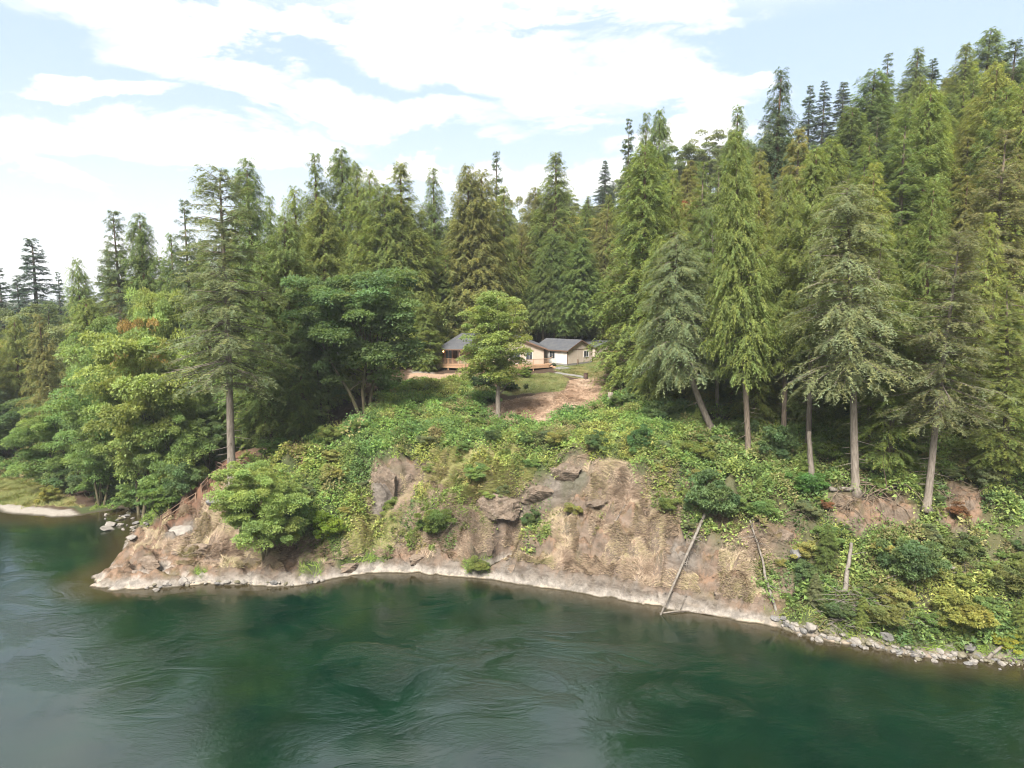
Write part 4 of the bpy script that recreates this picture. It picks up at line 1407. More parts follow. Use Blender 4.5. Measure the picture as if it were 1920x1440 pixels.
def yellowness(px, py, X, Y):
    y = .9 * gauss(px, py, 1140, 830, 75, 45) + .5 * gauss(px, py, 570, 900, 110, 110) + .6 * gauss(px, py, 900, 880, 140, 50) + .35 * gauss(px, py, 1280, 850, 120, 50)
    y += .45 * gauss(px, py, 640, 1000, 90, 60) + .5 * gauss(px, py, 1830, 1130, 150, 60) + .35 * gauss(px, py, 1450, 1060, 120, 60) + .3 * gauss(px, py, 820, 760, 80, 50)
    return np.clip(y + (fbm(X * .35, Y * .35, 4) - .5) * 1.5, 0, 1)


def cover(name, label, n, box, polys, holes, leaves, rad, leaf, c0, c1, lift=.5, seed=1, mat=M_COVER, cond=None, jit=16, hvar=1.0):
    X, Y, Z, px, py, r = sample(n, box, polys, holes, jit, cond, seed)
    m = len(X)
    ye = yellowness(px, py, X, Y)
    mound = fbm(X * .28 + 5, Y * .28, 3) * .5 + fbm(X * .75, Y * .75 + 5, 2) * .5
    mound = smooth(mound, .25, .8)
    rr = rad * (.45 + .9 * r.random(m)) * (.6 + .8 * mound)
    clt = .62 + .76 * fbm(X * .9 + 31, Y * .9, 3) * 1.0
    hue = fbm(X * .5 + 77, Y * .5, 3) + r.normal(0, .12, m)
    lsz = np.where(r.random(m) < .25, 1.7, 1.0)
    zc = Z + lift * (mound * 2.6 * hvar - .45)
    i = np.repeat(np.arange(m), leaves)
    d = unit(r.normal(0, 1, (len(i), 3))); d[:, 2] = np.abs(d[:, 2])
    q = (.55 + .5 * r.random(len(i)))
    P = np.stack([X[i], Y[i], zc[i]], 1) + d * (rr[i] * q)[:, None] * np.array([1, 1, .75])
    P[:, 2] += (zat(P[:, 0], P[:, 1]) - Z[i]) * .8
    D = unit(d * np.array([1, 1, .2]) + r.normal(0, .5, d.shape))
    N = unit(np.array([0, -.15, 1.]) + d * .5 + r.normal(0, .45, d.shape))
    L = leaf * (.55 + .9 * r.random(len(i))) * lsz[i]
    t = (clt * (.7 + .6 * r.random(m)))[i] * (.75 + .5 * r.random(len(i)))
    yy = np.clip(ye[i] + r.normal(0, .18, len(i)), 0, 1)[:, None]
    C = (np.array(c0) * (1 - yy) + np.array(c1) * yy) * t[:, None]
    hh = np.clip((hue[i] - .62) * 6, 0, 1)[:, None]                    # here and there dead brown canes among the leaves
    C = C * (1 - .75 * hh) + np.array([.20, .145, .08]) * t[:, None] * .75 * hh
    h2 = np.clip((.40 - hue[i]) * 6, 0, 1)[:, None]
    C = C * (1 - .6 * h2) + np.array([.05, .11, .045]) * t[:, None] * .6 * h2
    V, F, C = blades(P, D, N, L, L * .75, C)
    o = link(name, mesh_np(name, V, F, mat, C))
    tag(o, label, kind='stuff')
    print(name, m, len(F))
    return o


BOX = (-45, 48, 44, 100)
trunks_bare = lambda X, Y, Z, px, py: Y < 100
cover('bramble_thicket', 'bright green bramble thicket covering the upper slope', 7000, (-32, 20, 60, 99), BRAMBLE, Z_DIRT[:1] + [Z_ROCK[0]], 100, .8, .15, (0.125, 0.215, 0.055), (0.28, 0.28, 0.070), seed=2)
cover('cliff_weeds', 'yellow green weeds hanging over the cliff edge', 3000, (-18, 4, 55, 74), YGRASS, None, 80, .55, .15, (0.13, 0.18, 0.045), (0.30, 0.27, 0.09), lift=.15, seed=3)
cover('undergrowth', 'mixed green undergrowth on the right bank', 9500, (8, 56, 44, 96), RIGHTCOVER, BAREHOLES, 85, .75, .17, (0.130, 0.195, 0.055), (0.28, 0.28, 0.075), seed=4)
cover('left_bank_plants', 'bright green plants on the left river bank', 9000, (-130, -36, 74, 125), LEFTGREEN + [[(140, 870), (420, 850), (330, 990), (200, 960)]], None, 70, .75, .18, (0.09, 0.16, 0.04), (0.16, 0.19, 0.05), seed=5)
cover('cliff_shrubs', 'scattered low green plants on the dry cliff', 1500, BOX, [[(300, 940), (480, 930), (700, 900), (1300, 900), (1300, 1060), (1000, 1040), (700, 1050), (400, 1040)]], BRAMBLE, 90, .5, .15,
      (0.10, 0.15, 0.04), (0.22, 0.21, 0.06), lift=.1, seed=6, cond=lambda X, Y, Z, px, py: (fbm(X * .35 + 20, Y * .35, 3) > .56) & (Z > 1.6))


def blades_cover(name, label, n, box, polys, holes, L, W, cols, seed, up=.7, cond=None, jit=16, mat=M_STRAW, droop=0.0):
    X, Y, Z, px, py, r = sample(n, box, polys, holes, jit, cond, seed)
    m = len(X)
    P = np.stack([X, Y, Z], 1)
    cl = fbm(X * 1.2, Y * 1.2, 3)
    ang = fbm(X * .5 + 3, Y * .5, 3) * 12 + r.normal(0, .5, m)
    D = np.stack([np.cos(ang), np.sin(ang) * .7 - .35, up * (r.random(m) * 1.4) - droop], 1)
    N = r.normal(0, .5, (m, 3)) + np.array([0, -1.0, .6])
    l = L * (.4 + 1.0 * r.random(m)) * (.5 + cl)
    k = r.random(m)
    cc = np.array(cols)[np.minimum((np.clip(k * .4 + fbm(X * .4 + 9, Y * .4, 3) * 1.1 - .25, 0, .999) * len(cols)).astype(int), len(cols) - 1)]
    C = cc * (.7 + .6 * r.random(m))[:, None]
    V, F, C = blades(P, D, N, l, W * (.6 + .8 * r.random(m)), C)
    tag(link(name, mesh_np(name, V, F, mat, C)), label, kind='stuff')
    print(name, m)


SLOPEPOLY = [[(280, 985), (330, 950), (430, 900), (640, 850), (1300, 850), (1420, 1000), (1500, 1130), (1400, 1140), (1300, 1112), (1100, 1085), (960, 1062), (860, 1050), (640, 1055), (500, 1075), (300, 1085), (215, 1075)]]
blades_cover('dry_grass', 'dry straw coloured grass and dead stalks on the cliff slope', 1050000, (-37, 26, 51, 67), SLOPEPOLY, BRAMBLE + Z_ROCK, .45, .035,
             [(.14, .095, .065), (.225, .165, .115), (.31, .24, .17), (.29, .24, .14), (.16, .15, .06)], 11, up=.6,
             cond=lambda X, Y, Z, px, py: (Z > 1.3) & (fbm(X * .6, Y * .6, 3) > .33))
blades_cover('cliff_grass', 'long pale yellow green grass hanging over the cliff edge', 420000, (-18, 4, 55, 72), [[(800, 845), (960, 835), (1010, 880), (960, 935), (880, 930), (800, 900)], [(1060, 900), (1110, 880), (1100, 930), (1050, 950)], [(650, 960), (760, 960), (740, 1030), (650, 1040)]], None,
             .6, .045, [(.20, .21, .07), (.28, .27, .11), (.36, .31, .17)], 18, up=.5, mat=M_COVER, jit=12)
blades_cover('fresh_grass', 'fresh green grass along the water edge', 260000, (-50, 44, 42, 82), FRESH, None, .55, .07,
             [(.11, .17, .035), (.15, .21, .04), (.20, .22, .06)], 12, up=1.0, mat=M_COVER, jit=8)
blades_cover('tilled_debris', 'reddish brown cut brush lying on the cleared slope', 120000, (-8, 20, 76, 104), Z_DIRT[:1], None, .38, .06,
             [(0.1680, 0.1050, 0.0665), (0.2520, 0.1750, 0.1190), (0.3150, 0.2380, 0.1750)], 13, up=.25, jit=5)
blades_cover('meadow_grass', 'dry yellow meadow grass on the gravel bar', 140000, (-85, -42, 74, 100), Z_LEFTGRASS, None, .4, .07,
             [(0.2310, 0.1890, 0.0840), (0.1750, 0.1750, 0.0630), (0.1260, 0.1470, 0.0420)], 14, up=1.0, mat=M_COVER)
blades_cover('lawn_grass', 'short yellowing lawn around the garage', 150000, (0, 20, 82, 112), Z_LAWN + Z_LAWNG, None, .14, .04,
             [(0.2100, 0.1750, 0.0770), (0.1470, 0.1470, 0.0560), (0.0910, 0.1190, 0.0350)], 15, up=1.2, mat=M_COVER, jit=5)


# ------------------------------------------------------------------ stones
def stone_mesh(seed, mat, sub=2):
    import bmesh
    r = np.random.default_rng(seed)
    bm = bmesh.new()
    bmesh.ops.create_icosphere(bm, subdivisions=sub, radius=1)
    cuts = [(unit(r.normal(0, 1, 3)), .55 + .3 * r.random()) for _ in range(9)]
    for v in bm.verts:
        p = np.array(v.co)
        for nrm, d in cuts:
            k = p @ nrm
            if k > d: p = p - nrm * (k - d) * .92
        p = p * (1 + .06 * r.normal())
        v.co = p * np.array([1.15, .85, .62])
    me = bpy.data.meshes.new('rock')
    bm.to_mesh(me); bm.free()
    me.materials.append(mat)
    return me


STONES = [stone_mesh(i, [M_STONE, M_STONE, M_STONE_D, M_STONE_M][i % 4]) for i in range(8)]


def rock(px, py, wpx, label, group=None, k=0, squash=1.0, lift=.25):
    p = gp(px, py)
    d = p.y * CP - (p.z - CAM_Z) * SP
    s = wpx / 2 / FPX * d
    o = link('rock', STONES[k % 8])
    o.location = (p.x, p.y, max(p.z, 0) + s * lift * squash)
    o.scale = (s, s * 1.0, s * squash)
    o.rotation_euler = (random.uniform(-.25, .25), random.uniform(-.25, .25), random.random() * 6.28)
    tag(o, label, 'rock', group)
    return o


rock(1521, 1180, 34, 'largest pale boulder where the rocky shore begins', k=0, squash=1.1)
rock(1662, 1196, 30, 'grey brown boulder half sunk in the shore grass', k=2)
rock(1818, 1216, 30, 'flat dark grey boulder near the right edge of the shore', k=6)
rock(1802, 1232, 26, 'mossy boulder below the flat dark grey boulder', k=3)
rock(1455, 1163, 20, 'grey boulder at the foot of the second fallen log', k=2)
rock(1604, 1205, 22, 'pale square boulder in the middle of the rocky shore', k=1)
rock(208, 985, 26, 'pale flat rock at the mouth of the inlet', k=1, squash=.6)
rock(200, 992, 34, 'low pale slab lying in the inlet water', k=0, squash=.35)
rock(345, 1000, 60, 'long lichen grey outcrop slab beside the trail', k=4, squash=.7)
rock(402, 945, 34, 'dark grey outcrop beside the leafy bush below the railing', k=6, squash=.9)
rock(248, 1010, 26, 'pale rock shelf on the inlet side of the point', k=5, squash=.6)
rock(292, 1108, 14, 'small pale stone off the rocky point', k=0)
rock(313, 1096, 16, 'small white stone on the tip shoreline', k=1)
rock(345, 1092, 22, 'white stone beside the tiny green patch on the point', k=4)
# rock(1060, 905, 50, 'grey rock face beside the dark cleft', k=2, squash=.8)
rock(1410, 935, 30, 'small grey outcrop right of the round dark bush', k=6)
rock(1500, 1040, 36, 'blue grey outcrop left of the feathery young cedar', k=2)
rock(1600, 1035, 36, 'dark outcrop under the exposed roots', k=6)


def outcrop_mesh(seed):
    import bmesh
    r = np.random.default_rng(seed)
    bm = bmesh.new()
    bmesh.ops.create_icosphere(bm, subdivisions=5, radius=1)
    co = np.array([v.co for v in bm.verts])
    for _ in range(16):
        nrm = unit(r.normal(0, 1, 3)); d = .5 + .38 * r.random()
        k = co @ nrm
        co = co - np.where(k > d, (k - d) * .95, 0)[:, None] * nrm
    bed = co[:, 2] * 5 + co[:, 0] * 1.6 + fbm(co[:, 0] * 2 + seed, co[:, 1] * 2, 3) * 3
    f = (bed % 1.0)
    o = (smooth(f, 0, .2) - smooth(f, .75, 1)) * .028 + (fbm(co[:, 0] * 3 + 9, co[:, 2] * 3 + co[:, 1] * 3 + seed, 5) - .5) * .45
    co = co * (1 + o)[:, None]
    for v, c in zip(bm.verts, co): v.co = c
    me = bpy.data.meshes.new('rock_outcrop')
    bm.to_mesh(me); bm.free()
    me.materials.append(M_OUT)
    return me


def out_mat():
    m, g = new_mat('outcrop_rock')
    P = g.n('ShaderNodeNewGeometry').outputs['Position']
    n1 = g.noise(P, 1.1, 8, .7, .8); n2 = g.noise(P, 4.5, 6, .7)
    c = g.mix(g.ramp(n1.outputs['Fac'], .36, .62), (0.155, 0.115, 0.082), (0.080, 0.057, 0.040))
    c = g.mix(g.math('MULTIPLY', g.ramp(n2.outputs['Fac'], .5, .68), .7), c, (0.20, 0.165, 0.13))
    c = g.mix(g.math('MULTIPLY', g.ramp(n1.outputs['Fac'], .56, .7), .6), c, (0.085, 0.085, 0.03))
    b = g.n('ShaderNodeBsdfPrincipled'); g.link(c, b.inputs['Base Color']); b.inputs['Roughness'].default_value = .9
    bp = g.n('ShaderNodeBump'); bp.inputs['Strength'].default_value = .9; bp.inputs['Distance'].default_value = .15
    g.link(n2.outputs['Fac'], bp.inputs['Height']); g.link(bp.outputs[0], b.inputs['Normal'])
    o = g.n('ShaderNodeOutputMaterial'); g.link(b.outputs[0], o.inputs[0])
    return m


M_OUT = out_mat()
OUTS = [outcrop_mesh(i) for i in (3, 4, 5, 6)]
for k, (px, py, w, hh, dep, lab, *fw) in enumerate([
        (938, 950, 84, 62, .9, 'big dark brown block overhanging the cleft in the cliff', .15), (1000, 925, 80, 44, .7, 'brown ledge stepping up right of the dark block', .25),
        (1062, 893, 84, 48, .7, 'grey tan rock face at the top of the cleft', .5), (1120, 945, 70, 24, .6, 'low dark ledge under the dry brush mound', .3),
        (905, 1020, 44, 60, .6, 'dark rock lip on the left side of the cleft foot'), (760, 905, 50, 46, .6, 'dark broken rock right of the pale bare slab'),
        (722, 915, 66, 90, .4, 'pale bare rock slab left of centre in the cliff'), (1195, 1050, 80, 24, .5, 'brown mossy ledge low on the dry slope'),
        (1290, 1045, 60, 60, .4, 'dark rough rock beside the long fallen log'), (1230, 1085, 90, 26, .4, 'grey brown ledge above the white shoreline right of centre'),
        (800, 1048, 110, 26, .4, 'long low grey ledge above the shoreline left of the cleft'), (640, 1072, 70, 22, .4, 'low ledge above the shoreline under the vivid bush'),
        (990, 1072, 90, 26, .4, 'grey ledge just right of the cleft foot'), (1090, 1088, 80, 20, .4, 'flat ledge along the white shoreline in the middle'),
        (1370, 1120, 80, 26, .4, 'brown ledge at the end of the cliff beside the second fallen log'), (350, 1040, 110, 34, .4, 'mossy brown ledge in the middle of the point'),
        (265, 1062, 80, 34, .4, 'brown rock shoulder near the tip of the point'), (400, 1078, 90, 24, .4, 'pale ledge at the foot of the point'),
        (500, 1082, 80, 22, .4, 'grey ledge under the tall maple sapling'), (1470, 1010, 50, 40, .5, 'grey rock showing through dead twigs on the right bank'),
        (1610, 1000, 60, 60, .5, 'dark earth rock under the exposed roots'), (1810, 960, 60, 60, .4, 'reddish brown rock in the bare patch at right')]):
    p = gp(px, py)
    d = p.y * CP - (p.z - CAM_Z) * SP
    o = link('rock_outcrop', OUTS[k % 4])
    o.location = (p.x, p.y + (fw[0] if fw else w / 2 / FPX * d * .38), p.z - (0 if fw else hh / 2 / FPX * d * .12))
    o.scale = (w / 2 / FPX * d, w / 2 / FPX * d * dep, hh / 2 / FPX * d * 1.05)
    o.rotation_euler = (0, random.uniform(-.3, -.05), random.uniform(-.5, .5))
    tag(o, lab, 'rock')
rr_ = random.Random(9)
for k in range(230):
    t = rr_.random()
    a = 1465 + t * 470
    line = np.interp(a, [1440, 1510, 1600, 1720, 1920], [1166, 1190, 1208, 1232, 1249])
    b = line - 14 * (1 - t * .2) * rr_.random() ** 1.2 - 1 + (rr_.random() < .22) * rr_.random() * 12
    rock(a, b, 6 + 12 * rr_.random() ** 2.2, 'pale angular stone in the rocky strip along the right shore', 'stones of the right shore', k)
for k in range(36):
    a = 195 + rr_.random() * 85
    b = 958 + rr_.random() * 38
    rock(a, b, 5 + 8 * rr_.random() ** 2, 'small pale stone around the mouth of the inlet', 'stones by the inlet', k)
for k in range(44):
    t = rr_.random(); a = 270 + t * 350
    b = np.interp(a, [215, 330, 450, 560, 650], [1108, 1098, 1094, 1098, 1080]) - 4 + 5 * rr_.random()
    rock(a, b, 6 + 10 * rr_.random() ** 2, 'pale stone along the foot of the rocky point', 'stones of the rocky point', k)


# ------------------------------------------------------------------ logs, roots, driftwood
def log_(name, label, cat, pts, r0, r1, mat, branches=0, seed=0):
    r = random.Random(seed)
    P = [Vector(p) for p in pts]
    fine = []
    for i in range(len(P) - 1):
        for k in range(4):
            q = P[i].lerp(P[i + 1], k / 4)
            fine.append(q + Vector((r.gauss(0, .03), r.gauss(0, .03), r.gauss(0, .03))))
    fine.append(P[-1])
    n = len(fine)
    mb = MB().tube([q - fine[0] for q in fine], [r0 + (r1 - r0) * i / (n - 1) * (1 + .05 * r.random()) for i in range(n)], 9)
    root = bpy.data.objects.new(name, None); COL.objects.link(root)
    root.location = fine[0]
    tag(root, label, cat)
    mb.build('trunk', mat, root, True)
    for b in range(branches):
        i = r.randrange(2, n - 1); q = fine[i] - fine[0]
        l = .4 + 1.3 * r.random()
        d = Vector((r.gauss(0, 1), r.gauss(0, .6), r.gauss(.3, .6))).normalized() * l
        MB().tube([q, q + d * .5 + Vector((0, 0, .05)), q + d], [.04, .025, .01], 4, False).build('branch', mat, root, True)
    return root


up = Vector((0, 0, 1))
log_('fallen_log', 'long bleached fallen log leaning from the dry slope into the river', 'log',
     [at_z(1237, 1156, -.1), gp(1318, 985) + Vector((0, -.4, 1.1))], .08, .13, M_DEADWOOD, 7, 1)
log_('fallen_log', 'thin dead log with its foot beside a grey shore boulder', 'log',
     [gp(1463, 1170) + up * .1, gp(1440, 1110) + up * .6, gp(1425, 1050) + up * .8, gp(1405, 995) + up * .9], .13, .06, M_DEADWOOD, 8, 2)
log_('fallen_log', 'short grey log lying in the greenery above the orange red shrub', 'log', [gp(1770, 1068) + up * .4, gp(1822, 1090) + up * .4], .14, .1, M_DEADWOOD, 2, 3)
log_('fallen_log', 'pale leaning stem beside the driftwood heap', 'log', [gp(1580, 1140) + up * .2, gp(1588, 1085) + up * .9, gp(1594, 1050) + up * 1.4], .2, .12, M_DEADWOOD, 1, 4)
log_('fallen_log', 'weathered log lying behind the exposed roots', 'log', [gp(1556, 925) + up * .4, gp(1600, 928) + up * .5], .2, .16, M_DEADWOOD, 2, 5)
log_('fallen_log', 'grey branch reaching up from the right edge of the shore', 'log', [gp(1850, 1240) + up * .2, gp(1890, 1215) + up * .5, gp(1925, 1190) + up * .9], .13, .05, M_DEADWOOD, 4, 6)
log_('fallen_log', 'thin pale stick on the dry brush left of the round bush', 'log', [gp(1150, 990) + up * .3, gp(1172, 955) + up * .5], .05, .03, M_DEADWOOD, 0, 7)
log_('fallen_log', 'long driftwood stem lying along the shore grass', 'log', [gp(1520, 1190) + up * .3, gp(1570, 1172) + up * .35, gp(1640, 1170) + up * .3], .1, .05, M_DEADWOOD, 4, 8)
log_('fallen_log', 'bare mossy log at the right edge above the shore', 'log', [gp(1870, 1155) + up * .4, gp(1930, 1168) + up * .4], .16, .12, M_BARK_MOSS, 2, 9)
log_('snag', 'broken snag with torn reddish bark in front of a straight bare trunk', 'snag', [gp(1524, 905), gp(1524, 905) + Vector((-.3, 0, 1.8)), gp(1524, 905) + Vector((-.55, 0, 4.6))], .32, .17, M_BARK_PALE, 3, 10)
log_('snag', 'short reddish snag in the brambles left of centre', 'snag', [gp(570, 880), gp(570, 880) + Vector((-.15, 0, 1.3))], .2, .15, M_BARK_RED, 0, 11)
log_('tree_stump', 'grey stump at the right edge of the tilled slope', 'stump', [gp(1145, 765), gp(1145, 765) + Vector((-.05, 0, 1.9))], .45, .3, M_BARK_PALE, 0, 12)
log_('tree_stump', 'small red brown stump at the lower edge of the tilled slope', 'stump', [gp(988, 786), gp(988, 786) + Vector((-.1, 0, .8))], .3, .14, M_BARK_RED, 0, 13)
log_('dead_branch', 'bleached twiggy branch sticking from the log on the dry slope', 'branch', [gp(1285, 1075) + up * .2, gp(1300, 1015) + up * .6], .05, .03, M_DEADWOOD, 4, 14)
log_('fallen_log', 'sunken branch lying in the shallows by the long log', 'log', [at_z(1237, 1150, .05), at_z(1290, 1145, .1), at_z(1360, 1158, .0)], .07, .04, M_DEADWOOD, 3, 15)


def tangle(name, label, cat, px, py, n, spread, length, mat, seed, gravity=.8, rad=.035, height=.6, group=None):
    r = random.Random(seed)
    c = gp(px, py)
    mb = MB()
    for i in range(n):
        p = Vector((r.gauss(0, spread), r.gauss(0, spread * .4), height * r.random()))
        zz = float(zat(c.x + p.x, c.y + p.y)) - c.z
        p.z += zz
        a = r.random() * 6.283
        d = Vector((math.cos(a), math.sin(a) * .5 - .5, .3)).normalized()
        pts = [p.copy()]
        l = length * (.4 + r.random())
        for k in range(4):
            d = (d + Vector((r.gauss(0, .25), r.gauss(0, .2), -gravity * .35))).normalized()
            p = p + d * l / 4
            pts.append(p.copy())
        mb.tube(pts, [rad, rad * .85, rad * .65, rad * .45, rad * .2], 4, False)
    o = mb.build(name, mat, None, True)
    o.location = c
    tag(o, label, cat, group)
    return o


tangle('tree_roots', 'mass of exposed pale roots hanging below the pale trunked fir', 'roots', 1645, 935, 44, .9, 3.4, M_ROOT, 1, 1.0, .05, .8)
tangle('tree_roots', 'dark roots hanging left of the exposed pale roots', 'roots', 1590, 945, 34, .8, 2.4, M_ROOT, 2, 1.1, .04, .5)
tangle('driftwood', 'grey heap of twiggy driftwood on the lower right shore', 'driftwood', 1600, 1140, 80, 1.1, 1.8, M_DEADWOOD, 3, .2, .03, 1.0)
tangle('driftwood', 'loose driftwood branches right of the grey heap', 'driftwood', 1690, 1175, 24, 1.1, 2.0, M_DEADWOOD, 4, .1, .035, .6)
tangle('dead_brush', 'grey dead brush drooping over the cleft in the cliff', 'brush', 880, 965, 110, .9, 2.6, M_ROOT, 5, 1.0, .02, .9)
tangle('dead_brush', 'grey dead stalks under the yellowing brambles', 'brush', 1075, 850, 60, .8, 2.0, M_ROOT, 6, .9, .02, .6)
tangle('dead_brush', 'dry pinkish brush mound on the slope right of the cleft', 'brush', 1150, 900, 220, 2.2, 1.6, M_ROOT, 7, .4, .018, .5)
tangle('dead_brush', 'dead brush hanging left of the pale bare rock', 'brush', 800, 880, 60, 1.0, 1.6, M_ROOT, 8, .6, .018, .5)
tangle('dead_brush', 'grey dead stalks hanging right of the long fallen log', 'brush', 1420, 1020, 70, 1.2, 2.0, M_ROOT, 9, .8, .02, .6)
tangle('dead_brush', 'dead twigs above the feathery young cedar', 'brush', 1480, 990, 60, 1.2, 1.8, M_ROOT, 10, .8, .02, .5)
tangle('dead_brush', 'dead brown stalks at the bare patch near the right edge', 'brush', 1800, 935, 40, 1.0, 2.0, M_ROOT, 12, .8, .03, .5)
tangle('dead_branch', 'bleached dead branches hanging from the fir beside the bright maple', 'branch', 372, 735, 14, .5, 2.2, M_DEADWOOD, 11, .6, .03, 1.5).location = at(372, 715, 66)


# ------------------------------------------------------------------ trail railing and steps
M_RAIL = simple('weathered_rail', (0.1762, 0.1175, 0.0783), (0.1175, 0.0759, 0.0490), 3, .85, .3)
M_STEP = simple('trail_step', (0.1500, 0.1350, 0.1200), (0.1000, 0.0850, 0.0700), 3, .9, .4)


def railing(name, label, pix, h=.95):
    pts = [gp(*q) for q in pix]
    root = bpy.data.objects.new(name, None); COL.objects.link(root)
    root.location = pts[0]
    tag(root, label, 'railing')
    o = pts[0]
    for p in pts:
        MB().bar(p - o - up * .3, p - o + up * h, .10).build('post', M_RAIL, root)
    for a, b in zip(pts[:-1], pts[1:]):
        MB().bar(a - o + up * (h - .03), b - o + up * (h - .03), .09, .05).build('top_rail', M_RAIL, root)
        MB().bar(a - o + up * (h * .5), b - o + up * (h * .5), .05, .08).build('middle_rail', M_RAIL, root)
    return root


railing('wooden_railing', 'long weathered railing climbing beside the trail from the inlet', [(303, 984), (322, 971), (345, 955), (368, 941)])
railing('wooden_railing', 'middle length of trail railing above the dark outcrop', [(378, 925), (390, 912), (398, 903)])
railing('wooden_railing', 'upper railing section beside the foot of the bare trunked fir', [(398, 902), (412, 895), (422, 889)])
railing('wooden_railing', 'short level railing at the bend of the trail', [(392, 880), (406, 880), (418, 886)])
for k, q in enumerate([(410, 874), (414, 869), (419, 865), (425, 861)]):
    p = gp(*q)
    o = MB().box(-.6, .6, -.2, .2, -.1, .12).build('trail_step', M_STEP)
    o.location = p; o.rotation_euler.z = .5
    tag(o, 'grey step of the trail beside the fir trunk', 'step', 'steps of the trail')

# ------------------------------------------------------------------ house
M_SIDE = simple('cream_siding', (0.4059, 0.3444, 0.2829), (0.3690, 0.3075, 0.2521), 1.2, .7, .15, (1, 1, 1))
M_SIDE_LIT = simple('cream_siding_lit', (0.5600, 0.5200, 0.4700), (0.4059, 0.3751, 0.3321), 1.2, .7, .12)  # lighter copy of the cream siding, sunlight on the eave wall put into the colour
M_LAP = None


def lap_mat():
    m, g = new_mat('lap_siding')
    tc = g.n('ShaderNodeTexCoord'); s = g.n('ShaderNodeSeparateXYZ'); g.link(tc.outputs['Object'], s.inputs[0])
    z = g.math('FRACT', g.math('MULTIPLY', s.outputs[2], 5.2))
    nz = g.noise(tc.outputs['Object'], 2.5, 5, .6)
    c = g.mix(g.ramp(nz.outputs['Fac'], .3, .7), (0.3813, 0.3198, 0.2583), (0.3382, 0.2829, 0.2276))
    b = g.n('ShaderNodeBsdfPrincipled'); g.link(c, b.inputs['Base Color']); b.inputs['Roughness'].default_value = .7
    bp = g.n('ShaderNodeBump'); bp.inputs['Strength'].default_value = 1; bp.inputs['Distance'].default_value = .03
    g.link(z, bp.inputs['Height']); g.link(bp.outputs[0], b.inputs['Normal'])
    o = g.n('ShaderNodeOutputMaterial'); g.link(b.outputs[0], o.inputs[0])
    return m


def shingle_mat():
    m, g = new_mat('asphalt_shingles')
    tc = g.n('ShaderNodeTexCoord')
    br = g.n('ShaderNodeTexBrick')
    g.link(tc.outputs['Object'], br.inputs['Vector'])
    br.inputs['Scale'].default_value = 3.2
    br.inputs['Color1'].default_value = (0.065, 0.068, 0.08, 1)
    br.inputs['Color2'].default_value = (0.045, 0.048, 0.058, 1)
    br.inputs['Mortar'].default_value = (0.03, 0.03, 0.035, 1)
    br.inputs['Mortar Size'].default_value = .03
    nz = g.noise(tc.outputs['Object'], 1.3, 6, .7)
    c = g.mix(g.ramp(nz.outputs['Fac'], .3, .75, 0, .6), br.outputs['Color'], (0.085, 0.083, 0.08))
    b = g.n('ShaderNodeBsdfPrincipled'); g.link(c, b.inputs['Base Color']); b.inputs['Roughness'].default_value = .85
    bp = g.n('ShaderNodeBump'); bp.inputs['Strength'].default_value = .6; bp.inputs['Distance'].default_value = .02
    g.link(br.outputs['Fac'], bp.inputs['Height']); g.link(bp.outputs[0], b.inputs['Normal'])
    o = g.n('ShaderNodeOutputMaterial'); g.link(b.outputs[0], o.inputs[0])
    return m


M_LAP = lap_mat(); M_ROOF = shingle_mat()
M_TRIM = simple('brown_trim', (0.13, 0.075, 0.05), (0.10, 0.06, 0.04), 3, .7, .1)
M_WHITE = simple('white_frame', (0.4500, 0.4380, 0.4200), (0.4200, 0.4080, 0.3900), 3, .5, .05)
M_CONC = simple('concrete', (0.1764, 0.1680, 0.1554), (0.1344, 0.1260, 0.1176), 2.0, .9, .2)
M_DECK = simple('cedar_deck', (0.3000, 0.1860, 0.1080), (0.2400, 0.1440, 0.0840), 2.0, .7, .2, (1, 6, 1))
M_DARK = simple('dark_opening', (0.02, 0.018, 0.016), (0.03, 0.026, 0.022), 2, .6, .05)
M_RUST = simple('rusty_steel', (0.10, 0.06, 0.045), (0.05, 0.035, 0.03), 6, .8, .3)
mg, gg = new_mat('window_glass')
b_ = gg.n('ShaderNodeBsdfPrincipled'); b_.inputs['Base Color'].default_value = (0.03, 0.035, 0.04, 1); b_.inputs['Roughness'].default_value = .08
o_ = gg.n('ShaderNodeOutputMaterial'); gg.link(b_.outputs[0], o_.inputs[0]); M_GLASS = mg
ml_, gl_ = new_mat('lamp_glow')
e_ = gl_.n('ShaderNodeEmission'); e_.inputs[0].default_value = (1, .55, .2, 1); e_.inputs[1].default_value = 2.5
o_ = gl_.n('ShaderNodeOutputMaterial'); gl_.link(e_.outputs[0], o_.inputs[0]); M_GLOW = ml_


def thing(name, label, cat, loc, rz=0, group=None):
    o = bpy.data.objects.new(name, None); COL.objects.link(o)
    o.location = loc; o.rotation_euler = (0, 0, rz)
    return tag(o, label, cat, group)


def roof_slab(poly_top, thick, name, parent):
    """a sloping slab from its top corner points"""
    mb = MB()
    n = len(poly_top)
    top = [Vector(p) for p in poly_top]
    mb.v = [tuple(p) for p in top] + [tuple(p - up * thick) for p in top]
    mb.f = [tuple(range(n)), tuple(range(n, 2 * n))[::-1]] + [(i, i + n, (i + 1) % n + n, (i + 1) % n) for i in range(n)]
    return mb.build(name, M_ROOF, parent)


